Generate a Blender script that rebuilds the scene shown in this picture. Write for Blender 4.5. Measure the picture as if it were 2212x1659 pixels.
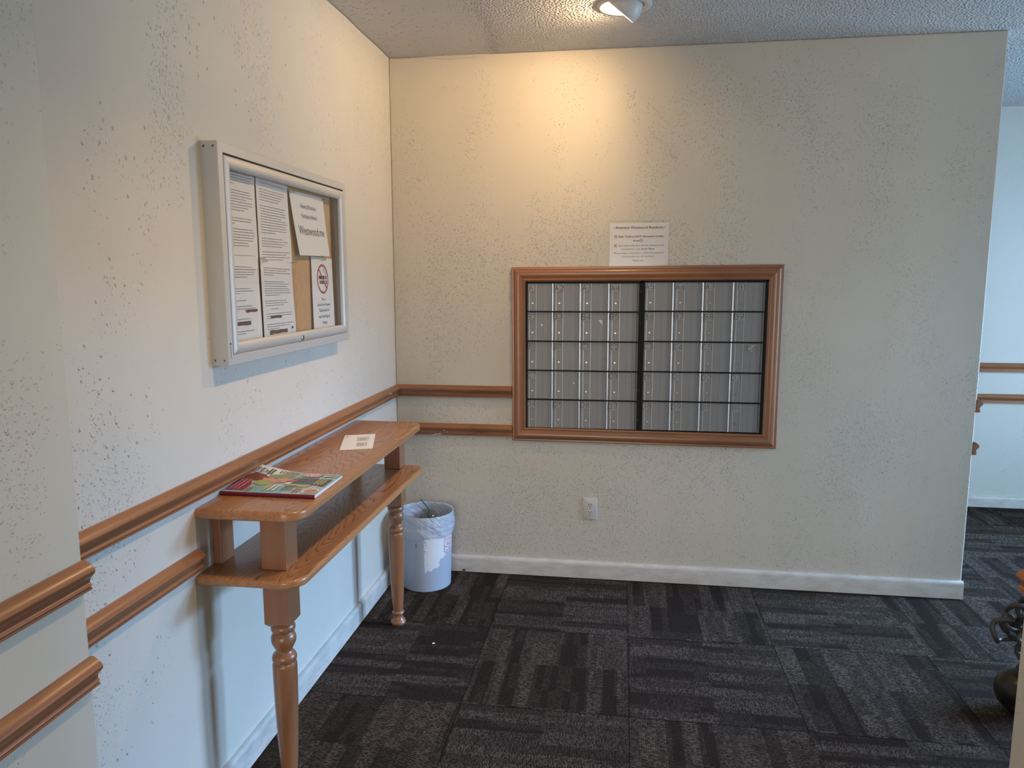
import bpy, bmesh, math, random
from mathutils import Vector, Matrix, noise
R = math.radians
random.seed(7)
C = bpy.context.scene.collection
scn = bpy.context.scene
for o in list(bpy.data.objects): bpy.data.objects.remove(o)

# ------------------------------------------------------------------ camera
H = 2.5
CAM = Vector((1.1096, -3.5588, 1.4739))
FWD = Vector((-0.14484, 0.97955, -0.13964)); RGT = Vector((0.98927, 0.14607, -0.00149)); UPV = RGT.cross(FWD)
cd = bpy.data.cameras.new('camera'); cam = bpy.data.objects.new('camera', cd); C.objects.link(cam)
m = Matrix((RGT, UPV, -FWD)).transposed().to_4x4(); m.translation = CAM; cam.matrix_world = m
cd.sensor_fit = 'HORIZONTAL'; cd.sensor_width = 36; cd.lens = 36 * 1612.14 / 2212; cd.clip_start = 0.02
scn.camera = cam

# ------------------------------------------------------------------ light and exposure
w = bpy.data.worlds.new('world'); scn.world = w; w.use_nodes = True
w.node_tree.nodes['Background'].inputs[0].default_value = (0.90, 0.93, 1.0, 1)
w.node_tree.nodes['Background'].inputs[1].default_value = 0.10
scn.view_settings.view_transform = 'Standard'; scn.view_settings.look = 'None'
scn.view_settings.gamma = 1; scn.view_settings.use_curve_mapping = False
scn.view_settings.exposure = 0.0

def area(name, loc, target, sx, sy, power, col, spread=180):
    l = bpy.data.lights.new(name, 'AREA'); l.shape = 'RECTANGLE'; l.size = sx; l.size_y = sy
    l.energy = power; l.color = col; l.spread = R(spread)
    o = bpy.data.objects.new(name, l); C.objects.link(o); o.location = loc
    o.rotation_euler = (Vector(target) - Vector(loc)).to_track_quat('-Z', 'Y').to_euler()
    return o
def point(name, loc, power, col, r):
    l = bpy.data.lights.new(name, 'POINT'); l.energy = power; l.color = col; l.shadow_soft_size = r
    o = bpy.data.objects.new(name, l); C.objects.link(o); o.location = loc; return o

DAY = (0.30, 0.57, 1.0); WARM = (1.0, 0.66, 0.34)
LAMP = Vector((1.095, -0.53, 2.497)); LN = Vector((-0.62, 0.22, -0.75)).normalized()
area('sky_outside_glass_door', (9.0, 0.45, 3.35), (2.0, 0.10, 1.0), 5.2, 1.5, 2400, DAY)            # open sky seen through the glazed side door
area('daylight_glass_door', (4.60, 0.22, 1.15), (2.0, 0.10, 0.9), 0.85, 1.9, 62, (0.42, 0.68, 1.0))              # the same door, light off the ground outside
area('daylight_sidelight', (4.60, -.85, 1.15), (1.6, -0.35, 0.9), 0.5, 1.4, 14, (0.74, 0.86, 1.0))      # narrow light beside the door, raking the mailbox wall
area('fill_behind_viewer', (0.80, -5.4, 0.90), (1.5, 0, 0.9), 1.3, 1.5, 50, (1.0, 0.94, 0.85))    # added fill light behind the viewer, lifts the back wall
def spot(name, loc, d, power, col, size, blend, r):
    l = bpy.data.lights.new(name, 'SPOT'); l.energy = power; l.color = col; l.spot_size = R(size); l.spot_blend = blend; l.shadow_soft_size = r
    o = bpy.data.objects.new(name, l); C.objects.link(o); o.location = loc; o.rotation_euler = Vector(d).to_track_quat('-Z', 'Y').to_euler(); return o
spot('eyeball_lamp_light', LAMP + LN * 0.014, (-0.85, 0.10, -0.52), 38, WARM, 172, 1.0, 0.024)
point('eyeball_lamp_glow', LAMP + LN * 0.020, 5, WARM, 0.02)
spot('downlight_near_door', (1.05, -1.80, 2.47), (-0.15, 0, -1), 44, WARM, 112, 0.7, 0.03)

# ------------------------------------------------------------------ node helper
class NT:
    def __init__(s, name):
        s.m = bpy.data.materials.new(name); s.m.use_nodes = True; s.t = s.m.node_tree; s.t.nodes.clear()
        s.out = s.t.nodes.new('ShaderNodeOutputMaterial'); s.b = s.t.nodes.new('ShaderNodeBsdfPrincipled')
        s.t.links.new(s.b.outputs[0], s.out.inputs[0]); s.tc = None
    def n(s, t): return s.t.nodes.new('ShaderNode' + t)
    def l(s, a, b):
        if hasattr(a, 'bl_idname') and not hasattr(a, 'links'): a = a.outputs[0]
        s.t.links.new(a, b)
    def put(s, v, sock):
        if isinstance(v, bpy.types.NodeSocket): s.t.links.new(v, sock)
        elif isinstance(v, bpy.types.Node): s.t.links.new(v.outputs[0], sock)
        else:
            if sock.type == 'RGBA' and len(v) == 3: v = (*v, 1)
            sock.default_value = v
    def co(s):
        if not s.tc: s.tc = s.n('TexCoord')
        return s.tc.outputs['Object']
    def xyz(s, v=None):
        k = s.n('SeparateXYZ'); s.put(v or s.co(), k.inputs[0]); return k.outputs
    def math(s, op, a, b=0.0, c=0.0, clamp=False):
        k = s.n('Math'); k.operation = op; k.use_clamp = clamp
        s.put(a, k.inputs[0]); s.put(b, k.inputs[1])
        if op in ('MULTIPLY_ADD', 'SMOOTH_MIN', 'WRAP'): s.put(c, k.inputs[2])
        return k.outputs[0]
    def vec(s, a, b, c):
        k = s.n('CombineXYZ'); s.put(a, k.inputs[0]); s.put(b, k.inputs[1]); s.put(c, k.inputs[2]); return k.outputs[0]
    def map(s, sc=(1, 1, 1), loc=(0, 0, 0), v=None):
        k = s.n('Mapping'); s.put(v or s.co(), k.inputs[0]); k.inputs[1].default_value = loc; k.inputs[3].default_value = sc; return k.outputs[0]
    def noise(s, scale, v=None, det=2, rough=.5, dist=0.0):
        k = s.n('TexNoise'); s.put(v or s.co(), k.inputs['Vector']); k.inputs['Scale'].default_value = scale
        k.inputs['Detail'].default_value = det; k.inputs['Roughness'].default_value = rough; k.inputs['Distortion'].default_value = dist
        return k.outputs[0]
    def voro(s, scale, v=None, rnd=1.0):
        k = s.n('TexVoronoi'); s.put(v or s.co(), k.inputs['Vector']); k.inputs['Scale'].default_value = scale
        k.inputs['Randomness'].default_value = rnd
        return k.outputs['Distance'], k.outputs['Color']
    def white(s, v):
        k = s.n('TexWhiteNoise'); k.noise_dimensions = '3D'; s.put(v, k.inputs['Vector']); return k.outputs['Value']
    def ramp(s, f, stops, interp='LINEAR'):
        k = s.n('ValToRGB'); s.put(f, k.inputs[0]); e = k.color_ramp.elements; k.color_ramp.interpolation = interp
        while len(e) < len(stops): e.new(0.5)
        for i, (p, c) in enumerate(stops):
            e[i].position = p; e[i].color = (c, c, c, 1) if isinstance(c, (int, float)) else (*c, 1)
        return k.outputs[0]
    def mix(s, f, a, b, bt='MIX'):
        k = s.n('Mix'); k.data_type = 'RGBA'; k.blend_type = bt
        s.put(f, k.inputs[0]); s.put(a, k.inputs[6]); s.put(b, k.inputs[7]); return k.outputs[2]
    def bump(s, h, strength=1.0, dist=0.001):
        k = s.n('Bump'); k.inputs['Strength'].default_value = strength; k.inputs['Distance'].default_value = dist
        s.put(h, k.inputs['Height']); s.l(k.outputs[0], s.b.inputs['Normal'])
    def set(s, col=None, rough=.5, metal=0, spec=.5, **kw):
        if col is not None: s.put(col, s.b.inputs['Base Color'])
        s.put(rough, s.b.inputs['Roughness']); s.b.inputs['Metallic'].default_value = metal
        s.b.inputs['Specular IOR Level'].default_value = spec
        for k, v in kw.items(): s.b.inputs[k.replace('_', ' ')].default_value = v
        return s.m
def rgb(r, g, b):
    f = lambda c: (c / 255 / 12.92) if c / 255 <= .04045 else ((c / 255 + .055) / 1.055) ** 2.4
    return (f(r), f(g), f(b))
def plain(name, col, rough=.5, metal=0, spec=.5, vary=0.06, **kw):
    s = NT(name); n = s.noise(40, det=3)
    c2 = tuple(min(1, x * (1 + vary)) for x in col); c1 = tuple(x * (1 - vary) for x in col)
    return s.set(s.mix(n, c1, c2), rough, metal, spec, **kw)

# ------------------------------------------------------------------ materials
def blobs(s, dens, cluster=3.0, low=0.0):
    """height field of paint nibs, clustered: density dens (0 few - 1 many)"""
    x, y, z = s.xyz()
    cl = s.noise(cluster, s.map((1, 1, .55)), det=3, rough=.6)
    cl = s.math('SUBTRACT', cl, 0.5)
    if low: cl = s.math('ADD', cl, s.math('MULTIPLY', s.math('SUBTRACT', 1.25, z), low))
    hs = None
    wob = s.n('TexNoise'); s.put(s.co(), wob.inputs['Vector']); wob.inputs['Scale'].default_value = 130; wob.inputs['Detail'].default_value = 2
    wv = s.n('VectorMath'); wv.operation = 'MULTIPLY_ADD'; s.l(wob.outputs['Color'], wv.inputs[0]); wv.inputs[1].default_value = (.009, .009, .012); s.put(s.co(), wv.inputs[2])
    wc = wv.outputs[0]
    for sc, rad, base in ((62, .24, -.04), (100, .31, .13), (150, .36, .18)):
        d, c = s.voro(sc, s.map((1, 1, .85), (sc * .13, sc * .07, 0), wc))
        k = s.n('SeparateColor'); s.l(c, k.inputs[0])
        th = s.math('ADD', s.math('MULTIPLY', cl, 3.2), base + dens * .35 - .02)
        on = s.math('LESS_THAN', k.outputs[0], th)
        rr = s.math('MULTIPLY_ADD', k.outputs[1], rad * .8, rad * .45)
        h = s.math('SUBTRACT', 1.0, s.math('DIVIDE', d, rr), clamp=True)
        h = s.math('MULTIPLY', s.math('SMOOTH_MIN', h, 0.7, 0.3), on)
        h = s.math('MULTIPLY', h, 62 / sc)
        hs = h if hs is None else s.math('MAXIMUM', hs, h)
    return hs
def wall_mat(name, col, dens=.25, h=.0024, smooth_zone=False, fine=.25, nib_shade=.0, low=0.0):
    s = NT(name)
    b = blobs(s, dens, low=low)
    x, y, z = s.xyz()
    if smooth_zone:   # the stretch behind the table was rolled smooth
        a = s.math('MULTIPLY', s.math('GREATER_THAN', y, -1.80), s.math('LESS_THAN', z, 0.94))
        b = s.math('MULTIPLY', b, s.math('SUBTRACT', 1.0, s.math('MULTIPLY', a, .93)))
    f = s.noise(260, s.map((1, 1, .5)), det=2)
    wv = s.noise(6, s.map((1, 1, .25)), det=2)
    hh = s.math('ADD', b, s.math('MULTIPLY', f, fine * .16))
    hh = s.math('ADD', hh, s.math('MULTIPLY', wv, .6))
    st = s.noise(1.4, det=4, rough=.65)
    c = s.mix(s.ramp(st, [(.3, 0.0), (.75, 1.0)]), tuple(v * .95 for v in col), tuple(min(1, v * 1.03) for v in col))
    # nibs darkened: their shaded sides put into the colour
    c = s.mix(s.math('MULTIPLY', s.ramp(b, [(.25, 0.0), (.8, 1.0)]), nib_shade), c, tuple(v * .55 for v in col))
    s.bump(hh, 1.0, h)
    return s.set(c, .50, 0, .42)
WALLC = (.597, .549, .462)
M = {}
M['wall_left'] = wall_mat('paint_left_wall', (.64, .605, .53), .30, .0042, True, nib_shade=.34)
M['wall_near'] = wall_mat('paint_near_wall', (.60, .58, .50), .22, .0034)
M['wall_back'] = wall_mat('paint_back_wall', WALLC, .54, .0060, low=.08)
M['wall_hall'] = wall_mat('paint_hall_wall', (.62, .60, .54), .30, .0034)
M['wall_plain'] = wall_mat('paint_side_wall', (.55, .52, .45), .22, .0034)
def mk_ceiling():
    s = NT('sprayed_ceiling'); x, y, z = s.xyz()
    edge = s.math('SUBTRACT', x, s.math('MULTIPLY_ADD', s.noise(5, det=2), .16, .42))
    dense = s.math('MULTIPLY_ADD', edge, 9, .5, clamp=True)
    d, c = s.voro(95); h1 = s.math('SUBTRACT', 1.0, s.math('MULTIPLY', d, 1.5), clamp=True)
    d2, c2 = s.voro(60, s.map((1, 1, 1), (3, 1, 0))); k = s.n('SeparateColor'); s.l(c2, k.inputs[0])
    spar = s.math('MULTIPLY', s.math('SUBTRACT', 1.0, s.math('MULTIPLY', d2, 2.6), clamp=True), s.math('LESS_THAN', k.outputs[0], s.math('MULTIPLY', s.noise(4, det=3), .55)))
    n = s.noise(120, det=2)
    hh = s.math('ADD', s.math('MULTIPLY', s.math('ADD', h1, n), s.math('MULTIPLY_ADD', dense, .8, .06)), spar)
    ridge = s.math('SUBTRACT', 1.0, s.math('MULTIPLY', s.math('ABSOLUTE', s.math('SUBTRACT', edge, .03)), 26), clamp=True)
    hh = s.math('ADD', hh, s.math('MULTIPLY', s.math('MULTIPLY', ridge, h1), 1.2))
    s.bump(hh, 1.0, .0065)
    return s.set(s.mix(s.noise(3, det=3), (.50, .495, .49), (.57, .565, .56)), .55, 0, .5)
M['ceiling'] = mk_ceiling()
def mk_carpet():
    s = NT('carpet_tiles'); x, y, z = s.xyz(); T = .5825
    ux = s.math('DIVIDE', s.math('ADD', x, .008), T); uy = s.math('DIVIDE', s.math('ADD', y, .012), T)
    ix = s.math('FLOOR', ux); iy = s.math('FLOOR', uy)
    fx = s.math('SUBTRACT', ux, ix); fy = s.math('SUBTRACT', uy, iy)
    par = s.math('FLOORED_MODULO', s.math('ADD', ix, iy), 2.0)       # checkerboard of yarn directions
    def sel(a, b): return s.math('ADD', s.math('MULTIPLY', par, a), s.math('MULTIPLY', s.math('SUBTRACT', 1.0, par), b))
    u = sel(x, y); v = sel(y, x)                                     # u along the yarn rows, v across
    tile = s.math('ADD', s.math('MULTIPLY', ix, 7.31), s.math('MULTIPLY', iy, 3.77))
    row = s.math('DIVIDE', v, .0047); ri = s.math('FLOOR', row); rf = s.math('SUBTRACT', row, ri)
    prof = s.math('SUBTRACT', 1.0, s.math('MULTIPLY', s.math('ABSOLUTE', s.math('SUBTRACT', rf, .5)), 2.0))
    loops = s.math('FLOOR', s.math('DIVIDE', u, .0075))
    loopf = s.math('ABSOLUTE', s.math('SINE', s.math('MULTIPLY', s.math('DIVIDE', u, .0075), 3.14159)))
    rnd = s.white(s.vec(ri, loops, tile))
    # pattern blocks: short dashes of light yarn in bands across the rows
    def block(du, dv, off, th):
        bv = s.math('FLOOR', s.math('DIVIDE', v, dv)); sh = s.white(s.vec(bv, off, tile))
        bu = s.math('FLOOR', s.math('ADD', s.math('DIVIDE', u, du), sh))
        return s.math('GREATER_THAN', s.white(s.vec(bu, bv, s.math('ADD', tile, off))), th)
    p = s.math('MULTIPLY', s.math('ADD', s.math('MULTIPLY', block(.052, .291, 1.5, .46), 1.25), s.math('MULTIPLY', block(.026, .175, 4.5, .5), .75)), .5)
    p = s.math('MULTIPLY', s.math('MAXIMUM', p, .12), s.math('MULTIPLY_ADD', s.noise(5, det=3), .8, .45))
    bright = s.math('MULTIPLY', s.math('MULTIPLY', p, s.ramp(prof, [(.30, 0.0), (.75, 1.0)])), s.ramp(rnd, [(.15, .15), (.9, 1.0)]))
    seam = s.math('MINIMUM', s.math('MINIMUM', fx, s.math('SUBTRACT', 1.0, fx)), s.math('MINIMUM', fy, s.math('SUBTRACT', 1.0, fy)))
    sm = s.ramp(s.math('MULTIPLY', seam, T * 100), [(.10, .45), (.38, 1.0)])
    base = s.mix(s.noise(2.2, det=3), (.0190, .0138, .0112), (.0270, .0196, .0160))
    c = s.mix(bright, base, (.235, .182, .145))
    dirt = s.ramp(s.noise(1.1, det=4), [(.45, 0.0), (.8, .15)])
    c = s.mix(dirt, c, (.012, .010, .009)); c = s.mix(1.0, c, sm, 'MULTIPLY')
    hh = s.math('ADD', s.math('MULTIPLY', prof, s.math('MULTIPLY_ADD', loopf, .5, .5)), s.math('MULTIPLY', rnd, .6))
    s.bump(hh, .9, .0022)
    return s.set(c, 1.0, 0, .03)
M['carpet'] = mk_carpet()
def wood(name, lo, hi, line, axis=1, ring=9.0, rough=.38, scale=1.0, contour=True, coat=.45, fine=0):
    s = NT(name); sc = [6.0 * scale] * 3; sc[axis] = .85 * scale
    if fine: sc = [5.0] * 3; sc[axis] = .50; sc[2] = .04
    n = s.noise(1.0, s.map(tuple(sc)), det=1.5, rough=.40, dist=.15)
    if fine: n = s.math('ADD', n, s.math('MULTIPLY', s.noise(1.0, s.map((34, 4.5, .3)), det=2), .035))
    if contour:
        fr = s.math('FRACT', s.math('MULTIPLY', n, ring * 2.4))
        ln = s.ramp(fr, [(0.0, .15), (.35, 0.0), (.72, .25), (.93, 1.0), (1.0, .15)])
    else:
        ln = s.ramp(s.math('FRACT', s.math('MULTIPLY', n, ring)), [(0.0, .2), (.5, 0.0), (.9, .6), (1.0, .2)])
    ps = [420.0] * 3; ps[axis] = 9.0
    pore = s.noise(1.0, s.map(tuple(ps)), det=1)
    ms = [60.0] * 3; ms[axis] = 2.0
    fib = s.noise(1.0, s.map(tuple(ms)), det=3)
    c = s.mix(fib, lo, hi)
    lnf = s.math('MULTIPLY', ln, s.math('MULTIPLY_ADD', s.ramp(pore, [(.35, 0.0), (.62, 1.0)]), .5, .48))
    if fine:      # sawn edges show long straight grain instead of the figured face
        nz = s.n('NewGeometry'); up = s.ramp(s.xyz(nz.outputs['Normal'])[2], [(.45, 0.0), (.9, 1.0)])
        ps2 = [160.0] * 3; ps2[axis] = 3.0
        eg = s.ramp(s.noise(1.0, s.map(tuple(ps2)), det=2), [(.45, 0.0), (.7, .35)])
        lnf = s.math('ADD', s.math('MULTIPLY', lnf, up), s.math('MULTIPLY', eg, s.math('SUBTRACT', 1.0, up)))
    c = s.mix(lnf, c, line)
    c = s.mix(s.math('MULTIPLY', s.noise(3.0, det=3), .25), c, tuple(v * .8 for v in lo))
    s.bump(s.math('SUBTRACT', 1.0, lnf), .35, .0006)
    return s.set(c, s.math('MULTIPLY_ADD', pore, .18, rough - .06), 0, .45, Coat_Weight=coat, Coat_Roughness=.22)
OL, OH, OD = rgb(156, 104, 62), rgb(188, 132, 84), rgb(80, 50, 32)
M['oak_top'] = wood('oak_board', OL, OH, OD, 1, 27.0, fine=1.0)
M['oak_post'] = wood('oak_post', rgb(136, 89, 58), rgb(158, 106, 70), rgb(98, 62, 42), 2, 3.0, contour=False)
RL, RH, RD = rgb(132, 84, 54), rgb(174, 116, 72), rgb(96, 62, 42)
M['rail_y'] = wood('stained_moulding_y', RL, RH, RD, 1, 4.0, .36, contour=False)
M['rail_x'] = wood('stained_moulding_x', RL, RH, RD, 0, 4.0, .36, contour=False)
M['rail_z'] = wood('stained_moulding_z', RL, RH, RD, 2, 4.0, .36, contour=False)
def mk_base():
    s = NT('painted_baseboard'); n = s.noise(9, s.map((1, 1, 3)), det=4, rough=.7)
    c = s.mix(s.ramp(n, [(.42, 0.0), (.75, 1.0)]), (.60, .57, .52), (.44, .41, .37)); s.bump(s.noise(90, det=2), .4, .0012)
    return s.set(c, .42, 0, .45)
M['base'] = mk_base()
def mk_alu(name, col, rough, axis=2):
    s = NT(name); v = [700.0] * 3; v[axis] = 3.0
    n = s.noise(1.0, s.map(tuple(v)), det=2)
    s.bump(n, .10, .0004)
    return s.set(s.mix(n, tuple(x * .92 for x in col), col), s.math('MULTIPLY_ADD', n, .12, rough), .75, .5)
M['alu'] = mk_alu('satin_aluminium', (.57, .56, .53), .42)
M['alu'].node_tree.nodes['Principled BSDF'].inputs['Metallic'].default_value = .35
M['alu_box'] = mk_alu('mailbox_aluminium', (.235, .232, .23), .46)
M['alu_box'].node_tree.nodes['Principled BSDF'].inputs['Metallic'].default_value = .55
M['alu_hi'] = mk_alu('bright_aluminium', (.80, .80, .80), .24)
M['alu_rib_glint'] = mk_alu('rib_highlight_aluminium', (.50, .50, .50), .36)
M['chrome'] = plain('chrome', (.42, .41, .40), .30, 1.0)
M['black'] = plain('black_metal', (.006, .006, .007), .55, spec=.18)
M['dark'] = plain('dark_void', (.006, .006, .007), .8)
M['plate'] = plain('engraved_plate', (.32, .32, .315), .6, 0, .25)
M['ink'] = plain('black_ink', (.022, .020, .022), .6)
M['grey_ink'] = plain('grey_ink', (.13, .12, .125), .7)
M['blue_ink'] = plain('blue_black_ink', (.05, .05, .12), .7)
M['paper'] = plain('white_paper', (.80, .77, .75), .7, vary=.015)
M['torn'] = plain('torn_sticker_paper', (.72, .68, .62), .8)
M['brown_mark'] = plain('brown_marker', (.16, .085, .055), .7)
M['red'] = plain('red_print', (.42, .055, .085), .6)
M['cork'] = plain('cork_board', rgb(196, 158, 118), .9, vary=.18)
M['outlet'] = plain('outlet_plastic', (.55, .53, .50), .35)
M['lamp_white'] = plain('white_lamp_enamel', (.62, .60, .57), .4)
M['iron'] = plain('dark_bronze_iron', (.070, .058, .048), .5, .3)
def mk_ball():
    s = NT('dark_bronze_patina'); n = s.noise(9, det=5, rough=.7)
    return s.set(s.mix(s.ramp(n, [(.4, 0.0), (.75, 1.0)]), (.022, .020, .016), (.085, .060, .038)), .35, .4, .5)
M['ball'] = mk_ball()
M['straw'] = plain('green_straw', (.0, .13, .12), .35)
def mk_glass(name, tint, gloss=.06, rough=.02):
    s = NT(name); s.t.nodes.remove(s.b)
    tr = s.n('BsdfTransparent'); tr.inputs[0].default_value = (*tint, 1); gl = s.n('BsdfGlossy'); gl.inputs[1].default_value = rough
    fr = s.n('LayerWeight'); mx = s.n('MixShader')
    s.put(s.math('MULTIPLY_ADD', s.math('POWER', fr.outputs['Facing'], 5.0), .6, gloss * .5, clamp=True), mx.inputs[0])
    s.l(tr.outputs[0], mx.inputs[1]); s.l(gl.outputs[0], mx.inputs[2]); s.l(mx.outputs[0], s.out.inputs[0]); return s.m
M['glass'] = mk_glass('clear_pane', (.96, .97, .97))
M['film'] = mk_glass('laminate_film', (.97, .97, .97), .035, .12)
M['clear'] = mk_glass('clear_plastic', (.80, .80, .79), .16, .08)
def mk_bag():
    s = NT('thin_white_bin_liner'); x, y, z = s.xyz()
    v = s.vec(s.math('MULTIPLY_ADD', z, 22.0, s.math('MULTIPLY', x, 26)), s.math('MULTIPLY', y, 12), s.math('MULTIPLY_ADD', x, 10.0, s.math('MULTIPLY', z, 26)))
    n = s.math('ADD', s.noise(1.0, v, det=1, dist=.5), s.math('MULTIPLY', s.noise(2.6, v, det=1, dist=1.0), .35)); s.bump(n, 1.0, .011)
    s.set((.78, .82, .88), .14, 0, .8)
    tl = s.n('BsdfTranslucent'); tl.inputs[0].default_value = (.75, .78, .82, 1)
    tr = s.n('BsdfTransparent'); m1 = s.n('MixShader'); m2 = s.n('MixShader')
    m1.inputs[0].default_value = .30; m2.inputs[0].default_value = .36
    s.l(s.b.outputs[0], m1.inputs[1]); s.l(tl.outputs[0], m1.inputs[2])
    s.l(m1.outputs[0], m2.inputs[1]); s.l(tr.outputs[0], m2.inputs[2]); s.l(m2.outputs[0], s.out.inputs[0]); return s.m
M['bag'] = mk_bag()
def mk_bin():
    s = NT('grey_blue_bin_plastic'); x, y, z = s.xyz()
    n = s.noise(60, det=4, rough=.7); big = s.noise(22, det=3)
    # remains of a scraped white label with a red printed strip, on the front right of the drum
    inx = s.math('MULTIPLY', s.math('GREATER_THAN', x, .022), s.math('LESS_THAN', y, .02))
    top = s.math('LESS_THAN', z, .285); lowz = s.math('MULTIPLY_ADD', s.math('MAXIMUM', s.math('SUBTRACT', x, .055), 0.0), 1.5, .095)
    lab = s.math('MULTIPLY', s.math('MULTIPLY', inx, top), s.math('GREATER_THAN', z, s.math('ADD', lowz, s.math('MULTIPLY', s.math('SUBTRACT', big, .5), .16))))
    lab = s.math('MULTIPLY', lab, s.math('GREATER_THAN', s.math('ADD', n, s.math('MULTIPLY', s.math('SUBTRACT', x, .022), 5)), .47))
    red = s.math('MULTIPLY', s.math('MULTIPLY', lab, s.math('GREATER_THAN', x, .104)), s.math('GREATER_THAN', s.noise(260, s.map((1, 1, .6)), det=1), .54))
    c = s.mix(lab, (.40, .45, .54), (.74, .75, .76)); c = s.mix(red, c, (.42, .12, .26))
    mark = s.math('MULTIPLY', s.math('LESS_THAN', s.math('ABSOLUTE', s.math('ADD', x, .016)), .004), s.math('LESS_THAN', s.math('ABSOLUTE', s.math('SUBTRACT', z, .232)), .009))
    mark = s.math('MULTIPLY', mark, s.math('MULTIPLY', s.math('LESS_THAN', y, 0.0), s.math('GREATER_THAN', s.math('SINE', s.math('MULTIPLY', z, 1100)), 0.0)))
    c = s.mix(mark, c, (.08, .08, .09))
    return s.set(c, .34, 0, .5)
M['bin'] = mk_bin()
for k, c in dict(mag_bg=(168, 186, 172), mag_pale=(214, 216, 204), mag_magenta=(146, 66, 90), mag_pink=(200, 136, 156), mag_green=(158, 164, 96),
                 mag_green2=(128, 140, 72), mag_hair=(120, 66, 48), mag_skin=(205, 140, 110), mag_dark=(66, 58, 62), mag_teal=(120, 170, 172),
                 mag_yellow=(206, 184, 90), mag_rose=(176, 84, 84), mag_blue=(40, 92, 146), mag_white=(226, 222, 210), mag_orange=(196, 116, 84), mag_spine=(116, 30, 56)).items():
    M[k] = plain(k, rgb(*c), .32, spec=.5, vary=.05)
def emit(name, col, st):
    s = NT(name); s.t.nodes.remove(s.b); e = s.n('Emission'); e.inputs[0].default_value = (*col, 1); e.inputs[1].default_value = st
    s.l(e.outputs[0], s.out.inputs[0]); return s.m
M['bulb'] = emit('lit_bulb', (1, .86, .66), 14)
M['leaf'] = plain('dry_brown_flake', (.10, .045, .025), .8)

# ------------------------------------------------------------------ mesh helper
class B:
    def __init__(s): s.v = []; s.f = []; s.mi = []
    def add(s, vs, fs, mi=0):
        o = len(s.v); s.v += [Vector(p) for p in vs]; s.f += [tuple(i + o for i in f) for f in fs]; s.mi += [mi] * len(fs); return s
    def box(s, x0, x1, y0, y1, z0, z1, mi=0):
        p = [(x, y, z) for z in (z0, z1) for y in (y0, y1) for x in (x0, x1)]
        return s.add(p, [(0, 2, 3, 1), (4, 5, 7, 6), (0, 1, 5, 4), (2, 6, 7, 3), (0, 4, 6, 2), (1, 3, 7, 5)], mi)
    def loft(s, rings, mi=0, closed=True, cap=True):
        n = len(rings[0]); o = len(s.v); s.v += [Vector(p) for r in rings for p in r]
        for a in range(len(rings) - 1):
            for i in range(n if closed else n - 1):
                j = (i + 1) % n; s.f.append((o + a * n + i, o + a * n + j, o + (a + 1) * n + j, o + (a + 1) * n + i)); s.mi.append(mi)
        if cap:
            s.f.append(tuple(o + i for i in reversed(range(n)))); s.f.append(tuple(o + (len(rings) - 1) * n + i for i in range(n))); s.mi += [mi, mi]
        return s
    def lathe(s, prof, c, seg=32, mi=0, axis=Vector((0, 0, 1)), cap=True):
        q = Vector((0, 0, 1)).rotation_difference(Vector(axis).normalized()); c = Vector(c); rings = []
        for r, z in prof:
            rings.append([c + q @ Vector((r * math.cos(2 * math.pi * k / seg), r * math.sin(2 * math.pi * k / seg), z)) for k in range(seg)])
        return s.loft(rings, mi, True, cap)
    def tube(s, pts, r, seg=10, mi=0, cap=True):
        pts = [Vector(p) for p in pts]; rings = []; nrm = None
        for i, p in enumerate(pts):
            t = (pts[min(i + 1, len(pts) - 1)] - pts[max(i - 1, 0)]).normalized()
            if nrm is None: nrm = t.orthogonal().normalized()
            nrm = (nrm - t * nrm.dot(t)).normalized(); bn = t.cross(nrm)
            rr = r[i] if isinstance(r, (list, tuple)) else r
            rings.append([p + (nrm * math.cos(2 * math.pi * k / seg) + bn * math.sin(2 * math.pi * k / seg)) * rr for k in range(seg)])
        return s.loft(rings, mi, True, cap)
    def poly(s, pts, mi=0): return s.add(pts, [tuple(range(len(pts)))], mi)
    def build(s, name, mats, parent=None, origin=None, smooth=35, bevel=0, bseg=2, label=None):
        me = bpy.data.meshes.new(name)
        off = Vector((0, 0, 0))
        if parent is not None: off = parent.get('_o') and Vector(parent['_o']) or Vector((0, 0, 0))
        elif origin is not None: off = Vector(origin)
        me.from_pydata([p - off for p in s.v], [], s.f)
        if not isinstance(mats, (list, tuple)): mats = [mats]
        for mt in mats: me.materials.append(M[mt] if isinstance(mt, str) else mt)
        me.polygons.foreach_set('material_index', s.mi)
        bm = bmesh.new(); bm.from_mesh(me); bmesh.ops.remove_doubles(bm, verts=bm.verts, dist=1e-6) if s.weld else None
        bmesh.ops.recalc_face_normals(bm, faces=bm.faces) if s.recalc else None
        bm.to_mesh(me); bm.free()
        if smooth:
            me.shade_smooth(); me.set_sharp_from_angle(angle=R(smooth))
        o = bpy.data.objects.new(name, me); C.objects.link(o)
        if parent is not None: o.parent = parent; o['_o'] = list(off)
        else: o.location = off; o['_o'] = list(off)
        if bevel:
            b = o.modifiers.new('bevel', 'BEVEL'); b.width = bevel; b.segments = bseg; b.limit_method = 'ANGLE'; b.angle_limit = R(40)
        if label: o['label'] = label
        return o
    weld = False; recalc = True
def tag(o, label, cat, group=None):
    o['label'] = label; o['category'] = cat
    if group: o['group'] = group
    return o
def thing(name, loc, label, cat, group=None):
    o = bpy.data.objects.new(name, None); C.objects.link(o); o.location = loc; o['_o'] = list(loc); o.empty_display_size = .05
    return tag(o, label, cat, group)
def structure(o): o['kind'] = 'structure'; return o
_fc = {}
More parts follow.
